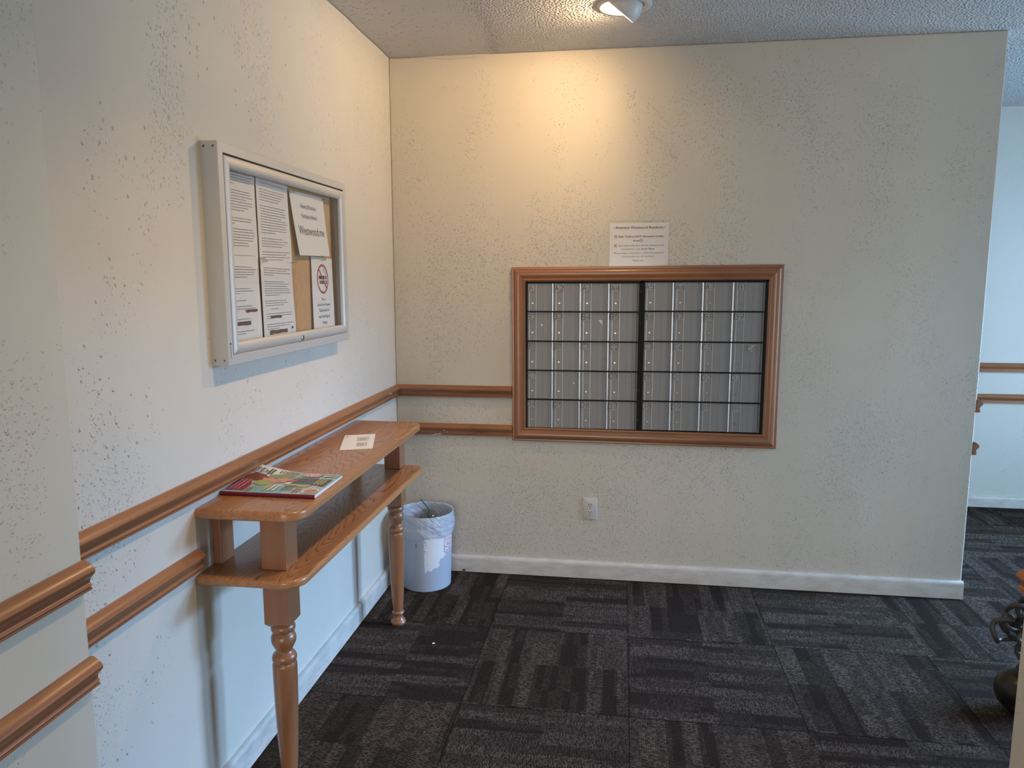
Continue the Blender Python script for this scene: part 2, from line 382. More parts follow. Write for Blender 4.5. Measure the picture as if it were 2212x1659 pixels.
def text2d(txt, bold=0.0):
    """triangulated outline text: verts (x, y), faces, width; cap height about .7"""
    key = (txt, bold)
    if key not in _fc:
        cu = bpy.data.curves.new('t', 'FONT'); cu.body = txt; cu.size = 1; cu.resolution_u = 2; cu.offset = bold
        ob = bpy.data.objects.new('t', cu); C.objects.link(ob); dg = bpy.context.evaluated_depsgraph_get(); dg.update()
        me = bpy.data.meshes.new_from_object(ob.evaluated_get(dg))
        vs = [(v.co.x, v.co.y) for v in me.vertices]; fs = [tuple(p.vertices) for p in me.polygons]
        bpy.data.objects.remove(ob); bpy.data.curves.remove(cu); bpy.data.meshes.remove(me)
        xs = [v[0] for v in vs] or [0]; _fc[key] = (vs, fs, min(xs), max(xs))
    return _fc[key]
def put_text(b, fn, txt, u, v, size=None, width=None, align='c', mi=1, bold=0.0, sx=1.0):
    """fn(u, v) -> point; the text's baseline is at v, u is its centre or left end"""
    vs, fs, a, z = text2d(txt, bold); k = size if size else width / (z - a); kx = (width / (z - a)) if width else k * sx
    x0 = {'c': -(a + z) / 2, 'l': -a, 'r': -z}[align]
    b.add([fn(u + (p[0] + x0) * kx, v + p[1] * k) for p in vs], fs, mi)
def put_rect(b, fn, u0, u1, v0, v1, mi=1, nu=1, nv=1):
    for i in range(nu):
        for j in range(nv):
            a, c = u0 + (u1 - u0) * i / nu, u0 + (u1 - u0) * (i + 1) / nu; d, e = v0 + (v1 - v0) * j / nv, v0 + (v1 - v0) * (j + 1) / nv
            b.poly([fn(a, d), fn(c, d), fn(c, e), fn(a, e)], mi)
def put_ring(b, fn, u, v, ro, ri, mi=1, seg=36, a0=0, a1=360, ky=1.0):
    for k in range(seg):
        t0, t1 = R(a0 + (a1 - a0) * k / seg), R(a0 + (a1 - a0) * (k + 1) / seg)
        b.poly([fn(u + ri * math.cos(t0), v + ky * ri * math.sin(t0)), fn(u + ro * math.cos(t0), v + ky * ro * math.sin(t0)),
                fn(u + ro * math.cos(t1), v + ky * ro * math.sin(t1)), fn(u + ri * math.cos(t1), v + ky * ri * math.sin(t1))], mi)
def put_stroke(b, fn, pts, wd, mi=1):
    for (x0, y0), (x1, y1) in zip(pts, pts[1:]):
        d = Vector((x1 - x0, y1 - y0)); L = d.length
        if L < 1e-9: continue
        d /= L; n = Vector((-d.y, d.x)) * wd / 2; e = d * wd * .35
        q = [(x0 - e.x + n.x, y0 - e.y + n.y), (x0 - e.x - n.x, y0 - e.y - n.y), (x1 + e.x - n.x, y1 + e.y - n.y), (x1 + e.x + n.x, y1 + e.y + n.y)]
        b.poly([fn(*p) for p in q], mi)

# ------------------------------------------------------------------ room shell
SX, SY = 0.118, -2.355       # the near part of the left wall stands proud by SX and ends at y = SY
NX, NY = 2.10, -1.782        # corner of the partition on the near right
WX = 2.684                   # right end of the mailbox wall
b = B().box(-.15, 4.75, -5.6, 1.68, -.10, 0); structure(b.build('floor', 'carpet', smooth=0))
b = B().box(-.15, 4.75, -5.6, 1.68, H, H + .1); structure(b.build('ceiling', 'ceiling', smooth=0))
b = B().box(-.15, 0, SY - .05, .14, 0, H); structure(b.build('wall_left', 'wall_left', smooth=0))
b = B().box(-.15, SX, -5.6, SY, 0, H); structure(b.build('wall_left_near', 'wall_near', smooth=0, bevel=.004))
b = B().box(0, WX, 0, .14, 0, H)
wb = structure(b.build('wall_back', 'wall_back', smooth=0, bevel=.006))
b = B().box(WX - 1.6, 4.62, 1.53, 1.68, 0, H); structure(b.build('wall_hall', 'wall_hall', smooth=0))
b = B().box(WX - 1.7, WX - 1.6, .14, 1.68, 0, H); structure(b.build('wall_hall_end', 'wall_plain', smooth=0))
# side wall with the glazed entrance door and its side light
b = B()
for y0, y1, z0, z1 in ((-5.6, -1.12, 0, H), (-.58, -.26, 0, H), (.68, 1.68, 0, H), (-1.12, -.58, 0, .4), (-1.12, -.58, 2.1, H), (-.26, .68, 2.12, H)):
    b.box(4.62, 4.75, y0, y1, z0, z1)
structure(b.build('wall_right', 'wall_plain', smooth=0))
b = B().box(NX, 4.62, NY, NY + .13, 0, H); structure(b.build('wall_right_near', 'wall_plain', smooth=0, bevel=.006))
# blistered strip of paint at the top of the mailbox wall
b = B(); top = []; bot = []
for k in range(25):
    t = k / 24; x = .17 + .31 * t; dz = .016 * math.sin(math.pi * t) ** .8
    top.append((x, -.0005, 2.4995)); bot.append((x, -.004 * math.sin(math.pi * t) - .0006, 2.4995 - dz - .0003))
b.add(top + bot, [(i, i + 1, 26 + i, 25 + i) for i in range(24)]); structure(b.build('trim_9', 'wall_back'))
# baseboards: eased top edge
def baseboard(name, p0, p1, out, h=.088, t=.018, ext=0):
    p0, p1, out = Vector(p0), Vector(p1), Vector(out)
    prof = [(0, 0), (t * .35, 0), (t * .35, .0045), (t, .0045), (t, h - .016), (t * .9, h - .006), (t * .6, h - .001), (0, h)]
    d = (p1 - p0).normalized() * ext
    rings = [[q + out * a + Vector((0, 0, z)) for a, z in prof] for q in (p0 - d * 0, p1 + d)]
    o = B().loft(rings).build(name, 'base', smooth=50); return structure(o)
baseboard('baseboard_left', (0, SY, 0), (0, 0, 0), (1, 0, 0))
baseboard('baseboard_back', (0.018, 0, 0), (WX + .004, 0, 0), (0, -1, 0))
baseboard('baseboard_hall', (WX - 1.6, 1.53, 0), (4.62, 1.53, 0), (0, -1, 0), .075)
baseboard('baseboard_left_near', (SX, -5.5, 0), (SX, SY, 0), (1, 0, 0))
# picture-rail moulding
RP = [(0, 0), (.007, .0006), (.016, -.005), (.023, -.0115), (.0262, -.017), (.0255, -.022), (.0215, -.0272), (.0165, -.0325), (.0135, -.0385),
      (.0135, -.043), (.0165, -.0462), (.0172, -.0482), (.0138, -.0492), (.0138, -.0505), (.0168, -.052), (.0170, -.0555), (.0125, -.0585), (0, -.0585)]
nrail = [0]
def rail(p0, p1, out, zt, mat, mitre0=0, mitre1=0):
    nrail[0] += 1; p0, p1, out = Vector(p0), Vector(p1), Vector(out); d = (p1 - p0).normalized(); rings = []
    n = max(2, int((p1 - p0).length / .25))
    for k in range(n + 1):
        t = k / n; q = p0.lerp(p1, t)
        rings.append([q + out * a + Vector((0, 0, zt + z)) + d * (a * (mitre0 * (1 - t) + mitre1 * t) if k in (0, n) else 0) for a, z in RP])
    return structure(B().loft(rings).build('trim_%d' % nrail[0], mat, smooth=32))
Z1, Z2 = .954, .7635
rail((0, SY, 0), (0, 0, 0), (1, 0, 0), Z1, 'rail_y', 0, -1)
rail((0, 0, 0), (.584, 0, 0), (0, -1, 0), Z1 + .001, 'rail_x', 1, 0)
rail((0, SY, 0), (0, -1.797, 0), (1, 0, 0), Z2, 'rail_y')
rail((0.0, 0, 0), (.586, 0, 0), (0, -1, 0), Z2, 'rail_x')
rail((SX, -5.5, 0), (SX, SY, 0), (1, 0, 0), Z1, 'rail_y')
rail((SX, -5.5, 0), (SX, SY, 0), (1, 0, 0), Z2, 'rail_y')
rail((WX - 1.6, 1.53, 0), (4.62, 1.53, 0), (0, -1, 0), Z1 - .012, 'rail_x')
rail((WX - 1.6, 1.53, 0), (4.62, 1.53, 0), (0, -1, 0), Z2 - .02, 'rail_x')
nrail[0] = 9
rail((WX, .14, 0), (WX, 0, 0), (1, 0, 0), Z1 - .018, 'rail_y')
rail((WX, .14, 0), (WX, 0, 0), (1, 0, 0), Z2 - .022, 'rail_y')
rail((NX, NY + .13, 0), (NX, NY, 0), (-1, 0, 0), Z2 + .008, 'rail_y')

# ------------------------------------------------------------------ console table
TT = lambda y: .8725 + .0095 * (y + 1.80) / 1.2            # the top rises a little towards the corner
XS = lambda x, y: x - .014 * ((y + 1.74) / 1.13) * (x / .2)
tb = thing('console_table', (0.14, -1.18, 0), 'narrow oak console table with turned legs and open shelf under the notice case', 'table')
def board(name, y0, y1, x1, zt, th, r, mat, tilt):
    # outline with rounded front corners, rounded-over edge
    out = [(0.0, y0)]
    for a in range(-90, 1, 10): out.append((x1 - r + r * math.cos(R(a)), y0 + r + r * math.sin(R(a))))
    for a in range(0, 91, 10): out.append((x1 - r + r * math.cos(R(a)), y1 - r + r * math.sin(R(a))))
    out.append((0.0, y1)); n = len(out)
    nr = []
    for i, (x, y) in enumerate(out):
        ax, ay = out[i - 1]; cx, cy = out[(i + 1) % n]
        d = Vector((cx - ax, cy - ay)).normalized(); nn = Vector((d.y, -d.x))
        if i in (0, n - 1): nn = Vector((0, -1 if i == 0 else 1))
        nr.append(nn)
    rings = []; e = .0095
    for k in range(0, 7):
        a = R(90 - 90 * k / 6); rings.append((e * (1 - math.cos(a)), -e * (1 - math.sin(a))))
    rings.append((0.0, -th + .003)); rings.append((.003, -th))
    RR = []
    for ins, dz in rings:
        RR.append([(max(0.0005, x - nr[i].x * ins), y - nr[i].y * ins, (TT(y) if tilt else zt) + dz) for i, (x, y) in enumerate(out)])
    return B().loft(RR).build(name, mat, tb, smooth=40)
board('top', -1.796, -.575, .292, 0, .0265, .060, 'oak_top', True)
board('shelf', -1.812, -.560, .292, .692, .0225, .060, 'oak_top', False)
def post(x0, x1, y0, y1):
    b = B()
    z1 = lambda y: TT(y) - .0268
    p = [(XS(x, y), y, z) for z in (.6925, None) for y in (y0, y1) for x in (x0, x1) if z] + [(XS(x, y), y, z1(y)) for y in (y0, y1) for x in (x0, x1)]
    b.add(p, [(0, 2, 3, 1), (4, 5, 7, 6), (0, 1, 5, 4), (2, 6, 7, 3), (0, 4, 6, 2), (1, 3, 7, 5)])
    return b.build('post', 'oak_post', tb, smooth=0, bevel=.002)
YN0, YN1, YF0, YF1 = -1.742, -1.668, -.648, -.574
post(.153, .225, YN0, YN1); post(.153, .225, YF0, YF1)
post(.004, .026, -1.722, -1.652); post(.004, .026, -.660, -.590)
LEG = [(.0245, .528), (.0300, .5240), (.0335, .5170), (.0335, .5100), (.0305, .5040), (.0265, .5005), (.0275, .4985), (.0310, .4945), (.0338, .4870), (.0345, .4790), (.0330, .4700),
       (.0285, .4600), (.0240, .4520), (.0228, .4455), (.0245, .4410), (.0300, .4365), (.0330, .4310), (.0340, .4250), (.0335, .4190), (.0310, .4145), (.0295, .4120),
       (.0300, .4105), (.0325, .4085), (.0336, .4050), (.0338, .400), (.0335, .36), (.0320, .28), (.0285, .18), (.0245, .11), (.0212, .064), (.0210, .060), (.0245, .0565), (.0262, .052),
       (.0250, .0475), (.0205, .0445), (.0195, .040), (.0200, .033), (.0235, .024), (.0290, .017), (.0325, .011), (.0325, .005), (.0300, .0005)]
def leg(cx, cy):
    b = B(); h = .036; rings = []
    # square block with chamfered foot, then the turned shaft
    for z, hh in ((.669, h), (.535, h), (.526, h * .80)):
        rings.append([(cx - hh, cy - hh, z), (cx + hh, cy - hh, z), (cx + hh, cy + hh, z), (cx - hh, cy + hh, z)])
    b.loft(rings); b.lathe(LEG, (cx, cy, 0), 36)
    return b.build('leg', 'oak_post', tb, smooth=30)
leg(XS(.189, -1.705), -1.705); leg(XS(.189, -.611), -.611)

# ------------------------------------------------------------------ magazine and envelope on the table
def mag():
    YA = -1.669; W_, L_ = .222, .279; X0 = .002
    z0 = TT(YA) + .0002; th = .0115
    def cov(u, v, lift=0.0):      # u along the spine from the wall, v away from it, metres
        a = max(0, 1 - u / .17); c = max(0, (v - .03) / .19)
        zz = z0 + th + .024 * a ** 1.7 * c ** 1.5 - .0045 * (v / W_) * (u / L_)
        return Vector((X0 + u - .004 * (v / W_), YA + v, zz + .004 * (v / W_) * 0 + lift + (TT(YA + v) - TT(YA))))
    t = thing('magazine', (.14, YA + .11, TT(YA + .11)), 'thick glossy magazine with magenta spine and curled cover corner lying on the table', 'magazine')
    # block of pages
    b = B(); nu, nv = 16, 14
    def blk(u, v): p = cov(min(max(u, .002), L_ - .002), v); p.z -= .0006; return p
    for top in (1, 0):
        for i in range(nu):
            for j in range(nv):
                q = [(L_ * i / nu, .002 + (W_ - .004) * j / nv), (L_ * (i + 1) / nu, .002 + (W_ - .004) * j / nv), (L_ * (i + 1) / nu, .002 + (W_ - .004) * (j + 1) / nv), (L_ * i / nu, .002 + (W_ - .004) * (j + 1) / nv)]
                P = [blk(*c) for c in q]
                if not top: P = [Vector((p.x, p.y, TT(p.y) + .001 + max(0, (blk(*c).z - z0 - th) * .0))) for p, c in zip(P, q)]
                b.poly(P)
    for k in range(nu):       # side walls
        for v in (.002, W_ - .002):
            a, c = blk(L_ * k / nu, v), blk(L_ * (k + 1) / nu, v); hgt = th - .0012
            lo = lambda p: Vector((p.x, p.y, max(TT(p.y) + .001, p.z - hgt)))
            b.poly([lo(a), lo(c), c, a])
    for k in range(nv):
        for u in (0, L_):
            a, c = blk(u, .002 + (W_ - .004) * k / nv), blk(u, .002 + (W_ - .004) * (k + 1) / nv)
            lo = lambda p: Vector((p.x, p.y, max(TT(p.y) + .001, p.z - th + .0012)))
            b.poly([lo(a), lo(c), c, a])
    b.build('pages', 'paper', t, smooth=0)
    # spine
    b = B(); rings = []
    for k in range(13):
        u = L_ * k / 12; rings.append([Vector((X0 + u, YA + .004, z0 + .0002)), Vector((X0 + u, YA + .0005, z0 + .0006)), Vector((X0 + u, YA - .0008, z0 + .003)), Vector((X0 + u, YA - .0008, z0 + th - .003)),
                      Vector((X0 + u, YA + .0003, z0 + th - .0004)), Vector((X0 + u, YA + .004, z0 + th + .0002))])
    b.loft(rings, closed=False, cap=False); b.recalc = False; b.build('spine', 'mag_spine', t, smooth=60)
    # cover with its print
    mats = ['mag_bg', 'mag_pale', 'mag_magenta', 'mag_pink', 'mag_green', 'mag_green2', 'mag_hair', 'mag_skin', 'mag_dark', 'mag_teal', 'mag_yellow', 'mag_rose', 'mag_blue', 'mag_white', 'mag_orange', 'ink']
    I = {n: i for i, n in enumerate(mats)}
    b = B(); b.recalc = False; nu, nv = 40, 30
    layer = [0]
    def F(X, Y):   # reading coordinates: X from the spine, Y up (towards the wall), both 0..1
        return cov((1 - Y) * L_, X * W_, .0003 + layer[0])
    for i in range(nu):
        for j in range(nv):
            X0_, X1_ = j / nv, (j + 1) / nv; Y0_, Y1_ = i / nu, (i + 1) / nu
            xm, ym = (X0_ + X1_) / 2, (Y0_ + Y1_) / 2
            mi = I['mag_pale'] if (xm > .6 and ym > .6) else (I['mag_teal'] if (xm < .3 and .35 < ym < .75) or (xm > .8 and ym < .45) else I['mag_bg'])
            b.poly([F(X0_, Y0_), F(X1_, Y0_), F(X1_, Y1_), F(X0_, Y1_)], mi)
    layer[0] = .0006
    def shape(pts, mi):   # finely diced polygon so that it follows the curl
        n = len(pts); cx = sum(p[0] for p in pts) / n; cy = sum(p[1] for p in pts) / n
        for k in range(n):
            a, c = pts[k], pts[(k + 1) % n]; N = 4
            for r_ in range(N):
                t0, t1 = r_ / N, (r_ + 1) / N
                L = lambda p, t_: (cx + (p[0] - cx) * t_, cy + (p[1] - cy) * t_)
                q = [L(a, t0), L(a, t1), L(c, t1), L(c, t0)]
                if r_ == 0: q = [L(a, t0), L(a, t1), L(c, t1)]
                b.poly([F(*x) for x in q], mi)
    shape([(.07, .975), (.07, .80), (.30, .79), (.52, .86), (.52, .975)], I['mag_magenta'])
    layer[0] = .0011
    shape([(.46, .93), (.62, .96), (.74, .90), (.72, .78), (.60, .70), (.48, .76)], I['mag_hair'])
    shape([(.50, .74), (.62, .77), (.66, .68), (.54, .62)], I['mag_skin'])
    shape([(.36, .80), (.50, .78), (.56, .62), (.52, .52), (.36, .58), (.30, .70)], I['mag_green'])
    shape([(.60, .74), (.74, .72), (.84, .58), (.80, .46), (.64, .52)], I['mag_green2'])
    shape([(.34, .44), (.54, .40), (.50, .14), (.30, .20)], I['mag_green'])
    shape([(.66, .46), (.78, .44), (.78, .20), (.66, .20)], I['mag_green2'])
    layer[0] = .0014
    shape([(.44, .40), (.66, .46), (.74, .30), (.72, .03), (.38, .03), (.44, .20)], I['mag_dark'])
    layer[0] = .0017
    shape([(.48, .66), (.58, .64), (.66, .54), (.60, .44), (.48, .48), (.42, .58)], I['mag_skin'])
    shape([(.46, .62), (.54, .60), (.56, .54), (.48, .54)], I['mag_rose'])
    shape([(.52, .50), (.64, .48), (.62, .38), (.52, .40)], I['mag_rose'])
    shape([(.40, .48), (.50, .46), (.50, .40), (.40, .42)], I['mag_white'])
    shape([(.80, .41), (.97, .41), (.97, .20), (.80, .22)], I['mag_pink'])
    rnd = random.Random(3)
    def words(x0, x1, y, h, mi):
        x = x0
        while x < x1:
            w_ = rnd.uniform(.02, .06); put_rect(b, F, x, min(x1, x + w_), y, y + h, mi, 2, 1); x += w_ + .012
    for k in range(3): words(.10, .50, .935 - k * .045, .026, I['mag_pink'])
    for k, (x0, x1) in enumerate(((.72, .95), (.74, .95))): pass
    put_text(b, F, '8 Foods', .835, .915, width=.20, mi=I['mag_blue'], bold=.02) if False else None
    tk = lambda txt, x, y, wd, mi: put_text(b, F, txt, x, y, size=.055, width=wd, mi=I[mi], bold=.02)
    tk('8 Foods', .82, .90, .20, 'mag_blue'); tk('That Flip', .82, .85, .20, 'mag_blue'); tk('Your', .82, .80, .12, 'mag_dark')
    for k in range(2): words(.74, .94, .765 - k * .035, .022, I['mag_dark'])
    for k in range(7): words(.84, .96, .66 - k * .032, .014, I['mag_hair'])
    for k in range(4): words(.82, .96, .38 - k * .042, .020, I['mag_white'])
    for k in range(3): words(.10, .34, .57 - k * .05, .032, I['mag_white'] if k else I['mag_yellow'])
    for k in range(4): words(.12, .36, .40 - k * .03, .012, I['mag_dark'])
    for k in range(3): words(.05, .22, .78 - k * .03, .014, I['mag_rose'])
    for k in range(2): words(.06, .26, .25 - k * .04, .026, I['mag_rose'])
    for k in range(3): words(.46, .72, .15 - k * .038, .022, I['mag_yellow'])
    for k in range(2): words(.26, .40, .13 - k * .035, .016, I['mag_white'])
    put_ring(b, F, .14, .09, .11, .09, I['mag_white'], 24, ky=.8); put_ring(b, F, .14, .09, .085, .0, I['mag_orange'], 24, ky=.8)
    put_rect(b, F, .83, .96, .04, .17, I['mag_white'], 4, 4)
    layer[0] = .0020
    for k in range(18):
        if k % 5 != 4: put_rect(b, F, .85, .94, .05 + k * .0062, .05 + k * .0062 + .0034, I['mag_dark'], 2, 1)
    b.build('cover', mats, t, smooth=60)
mag()
def quadmap(P00, P10, P11, P01, W_, H_, nrm=Vector((0, 0, 1)), bulge=None):
    P = [Vector(p) for p in (P00, P10, P11, P01)]
    def f(u, v, lift=.0004):
        s_, t_ = u / W_, v / H_
        q = P[0] * (1 - s_) * (1 - t_) + P[1] * s_ * (1 - t_) + P[2] * s_ * t_ + P[3] * (1 - s_) * t_
        return q + nrm * (lift + (bulge(s_, t_) if bulge else 0))
    return f
def sheet(b, f, W_, H_, th=.0003, n=10, mi=0):
    o = len(b.v)
    for side, lf in ((0, 0.0), (1, -th)):
        for i in range(n):
            for j in range(n):
                q = [f(W_ * (i + a) / n, H_ * (j + c) / n, lf) for a, c in ((0, 0), (1, 0), (1, 1), (0, 1))]
                b.poly(q if not side else q[::-1], mi)
    for k in range(n):
        for (u0, v0, u1, v1) in ((W_ * k / n, 0, W_ * (k + 1) / n, 0), (W_ * (k + 1) / n, H_, W_ * k / n, H_), (0, H_ * (k + 1) / n, 0, H_ * k / n), (W_, H_ * k / n, W_, H_ * (k + 1) / n)):
            b.poly([f(u0, v0, -th), f(u1, v1, -th), f(u1, v1, 0.0), f(u0, v0, 0.0)], mi)
# envelope: reads with its top towards the wall side
def envelope():
    p = lambda x, y: (x, y, TT(y) + .0022)
    f = quadmap(p(.136, -1.115), p(.236, -1.078), p(.168, -.845), p(.068, -.884), .10, .235)
    b = B(); b.recalc = False; sheet(b, f, .107, .235, .0018, 4)
    fl = lambda u, v: f(u, v, .0004)
    def frame(u0, u1, v0, v1, mi):
        for q in (((u0, v0), (u1, v0), (u1, v1), (u0, v1), (u0, v0)),): put_stroke(b, fl, q, .0011, mi)
    put_rect(b, fl, .052, .084, .045, .097, 2); put_rect(b, fl, .052, .084, .130, .187, 2)
    fl = lambda u, v: f(u, v, .0007); frame(.052, .084, .045, .097, 1); frame(.050, .086, .130, .187, 1)
    rr = random.Random(5)
    for v0, v1 in ((.05, .09), (.138, .175)):
        for k in range(4):
            v = v0
            while v < v1: w_ = rr.uniform(.004, .009); put_rect(b, fl, .058 + k * .005, .0595 + k * .005, v, min(v1, v + w_), 1); v += w_ + .002
    put_rect(b, fl, .008, .0095, .185, .222, 1); put_rect(b, fl, .012, .013, .190, .215, 1)
    o = b.build('envelope', ['paper', 'grey_ink', 'plate_pale'], None, origin=(.15, -.98, TT(-.98)), smooth=0)
    tag(o, 'white window envelope lying on the far half of the oak table', 'envelope')
M['plate_pale'] = plain('window_film', (.66, .63, .61), .3, vary=.01)
envelope()

# ------------------------------------------------------------------ locked notice case on the left wall
Y0, Y1, ZB, ZT = -1.670, -.7535, 1.2395, 1.8345; D = .050
case = thing('notice_case', (0, (Y0 + Y1) / 2, ZB), 'locked aluminium notice case with glass door on the left wall above the table', 'notice board')
def bar(y0, y1, z0, z1, x0, x1, mat='alu', name='frame_rail', mit=None, prof=None, par=None):
    return B().box(x0, x1, y0, y1, z0, z1).build(name, mat, par or case, smooth=0, bevel=.0012)
def mitred(path, prof, name, mat, par, inward=True):
    """four mitred frame members around a rectangle given as corner points; prof = (distance inward, height out)"""
    n = 4; cs = [Vector(c) for c in path['c']]; nrm = Vector(path['n']); ctr = sum(cs, Vector()) / 4; out = []
    for i in range(4):
        a, c = cs[i], cs[(i + 1) % 4]; rings = []
        for p, prv, nxt in ((a, cs[i - 1], c), (c, a, cs[(i + 2) % 4])):
            d1 = (p - prv).normalized(); d2 = (nxt - p).normalized()
            n1 = nrm.cross(d1); n2 = nrm.cross(d2)
            if n1.dot(ctr - p) < 0: n1 = -n1
            if n2.dot(ctr - p) < 0: n2 = -n2
            mv = (n1 + n2) / (1 + n1.dot(n2))
            rings.append([p + mv * w_ + nrm * h_ for w_, h_ in prof])
        out.append(B().loft(rings).build(name, mat, par, smooth=32))
    return out
cr = lambda x, y0, y1, z0, z1: [(x, y0, z0), (x, y1, z0), (x, y1, z1), (x, y0, z1)]
cf = mitred(dict(c=cr(.0, Y0, Y1, ZB, ZT), n=(1, 0, 0)), [(0, 0), (0, D - .001), (.001, D), (.026, D), (.0275, D - .002), (.0275, .02), (.02, .004), (.02, 0)], 'case_frame', 'alu', case)
B().box(.0005, .010, Y0 + .012, Y1 - .012, ZB + .012, ZT - .012).build('cork_backing', 'cork', case, smooth=0)
B().box(.0102, .0115, Y1 - .052, Y1 - .049, ZB + .03, ZT - .03).build('hinge_seam', 'grey_ink', case, smooth=0)
dy0, dy1, dz0, dz1 = Y0 + .0305, Y1 - .0225, ZB + .0285, ZT - .0315

DP = [(0, D - .014), (0, D - .001), (.002, D + .0005), (.010, D + .003), (.020, D + .003), (.027, D), (.0315, D - .006), (.0315, D - .012), (.028, D - .014)]
def mitred_one(cs, nrm, prof, name, mat, par):
    cs = [Vector(c) for c in cs]; nrm = Vector(nrm); ctr = sum(cs, Vector()) / 4; b = B()
    for i in range(4):
        a, c = cs[i], cs[(i + 1) % 4]; rings = []
        for p, prv, nxt in ((a, cs[i - 1], c), (c, a, cs[(i + 2) % 4])):
            n1 = nrm.cross((p - prv).normalized()); n2 = nrm.cross((nxt - p).normalized())
            if n1.dot(ctr - p) < 0: n1 = -n1
            if n2.dot(ctr - p) < 0: n2 = -n2
            mv = (n1 + n2) / (1 + n1.dot(n2)); rings.append([p + mv * w_ + nrm * h_ for w_, h_ in prof])
        b.loft(rings)
    return b.build(name, mat, par, smooth=32)
door = mitred_one(cr(0, dy0, dy1, dz0, dz1), (1, 0, 0), DP, 'glass_door', 'alu', case)
B().box(D - .013, D - .0105, dy0 + .027, dy1 - .027, dz0 + .027, dz1 - .027).build('pane', 'glass', door, smooth=0)
B().tube([(D - .001, Y0 + .028, ZT - .0290), (D - .001, Y1 - .02, ZT - .0290)], .0014, 8).build('hinge_rod', 'black', case)
lk = B().lathe([(.0095, 0), (.0095, .002), (.008, .003)], (D + .0025, -1.1945, 1.2795), 28, axis=(1, 0, 0))
lk = lk.build('lock', 'chrome', door)
B().box(D + .0055, D + .0060, -1.1953, -1.1937, 1.2755, 1.2815).build('keyhole', 'ink', lk, smooth=0) if False else None
B().lathe([(.0030, 0), (.0030, .0006)], (D + .0052, -1.1945, 1.2805), 14, axis=(1, 0, 0)).box(D + .0052, D + .0058, -1.1953, -1.1937, 1.2745, 1.281).build('cam_slot', 'ink', door, smooth=0)
for yy, zz, xx in ((Y0, ZT - .014, .012), (Y0, ZT - .014, .038), (Y0, ZB + .014, .012), (Y0, ZB + .014, .038)):
    b = B().lathe([(.0042, 0), (.0042, .0006), (.0028, .0010)], (xx, yy, zz), 16, axis=(0, -1, 0), mi=0)
    b.box(xx - .0006, xx + .0006, yy - .0013, yy - .0011, zz - .0022, zz + .0022, 1).box(xx - .0022, xx + .0022, yy - .0013, yy - .0011, zz - .0006, zz + .0006, 1)
    b.build('screw', ['chrome', 'ink'], case)
# maker's mark on the near stile, reading downwards
b = B(); b.recalc = False
fm = lambda u, v: (D + .0004, Y0 + .010 + v, 1.3005 - u)
put_ring(b, fm, .002, .0045, .0035, 0, 0, 16); put_text(b, fm, 'QUARTET', .0075, .0015, size=.0075, width=.036, align='l', mi=0)
b.build('maker_mark', 'blue_ink', case, smooth=0)

# ---- sheets pinned inside the case
def lines(b, f, u0, u1, v0, n, lh, h, mi, rr, ragged=.25, indent=0):
    for k in range(n):
        v = v0 - k * lh; e = u1 - (rr.random() ** 2 * ragged * (u1 - u0) if k < n - 1 else rr.uniform(.2, .7) * (u1 - u0)); u = u0
        while u < e:
            w_ = rr.uniform(.006, .018); put_rect(b, f, u, min(e, u + w_), v, v + h, mi); u += w_ + .0018
    return v0 - n * lh
def scribble(b, f, u, v, w_, h_, mi):
    top = [(u + w_ * k / 8, v + h_ + random.uniform(-.12, .12) * h_) for k in range(9)]; bot = [(u + w_ * k / 8, v + random.uniform(-.12, .12) * h_) for k in range(9)]
    for k in range(8): b.poly([f(*bot[k]), f(*bot[k + 1]), f(*top[k + 1]), f(*top[k])], mi)
def page(name, c, W_, H_, label, draw, bulge=None, x=.0135, group=None):
    P = [(x, *q) for q in c]
    f = quadmap(P[0], P[1], P[2], P[3], W_, H_, Vector((1, 0, 0)), bulge)
    b = B(); b.recalc = False; sheet(b, f, W_, H_, .0003, 8)
    draw(b, lambda u, v: f(u, v, .0005))
    o = b.build(name, ['paper', 'ink', 'grey_ink', 'brown_mark', 'red', 'blue_ink'], None, origin=(x, (c[0][0] + c[1][0]) / 2, c[0][1]), smooth=0)
    return tag(o, label, 'paper notice', group)
def paras(spec, marks=(), head=None, rule=None):
    def d(b, f):
        rr = random.Random(str(spec)); 
        for v0, n, u0, u1 in spec: lines(b, f, u0, u1, v0, n, .0078, .0018, 2, rr)
        for u, v, w_, h_ in marks: scribble(b, f, u, v, w_, h_, 3)
        if head: put_text(b, f, head[0], .108, head[1], size=.0072, width=.165, mi=2)
        if rule: put_rect(b, f, .015, .20, rule, rule + .0008, 2)
    return d
G = 'closely printed rule sheets in the notice case'
wav = lambda a: (lambda s_, t_: a * math.sin(t_ * 5 + 1) * (s_ ** 2) + a)
page('printed_sheet', [(-1.640, 1.532), (-1.406, 1.5345), (-1.4045, 1.795), (-1.640, 1.795)], .216, .262,
     'English rules sheet at top left inside the notice case, cut by the frame', paras([(.240, 5, .02, .20), (.190, 8, .02, .20), (.113, 3, .02, .19), (.082, 8, .02, .20)], rule=.008), wav(.0012))
page('printed_sheet', [(-1.640, 1.2915), (-1.402, 1.2925), (-1.4065, 1.536), (-1.640, 1.536)], .216, .262,
     'lower left rules sheet in the notice case with two brown blacked-out strips', paras([(.232, 5, .01, .20), (.165, 3, .015, .19), (.128, 1, .03, .17), (.110, 3, .02, .20), (.070, 2, .04, .19), (.032, 2, .04, .18)],
     [(.130, .091, .065, .009), (.035, .052, .120, .012), (.03, .081, .03, .005)]), wav(.001), x=.0142)
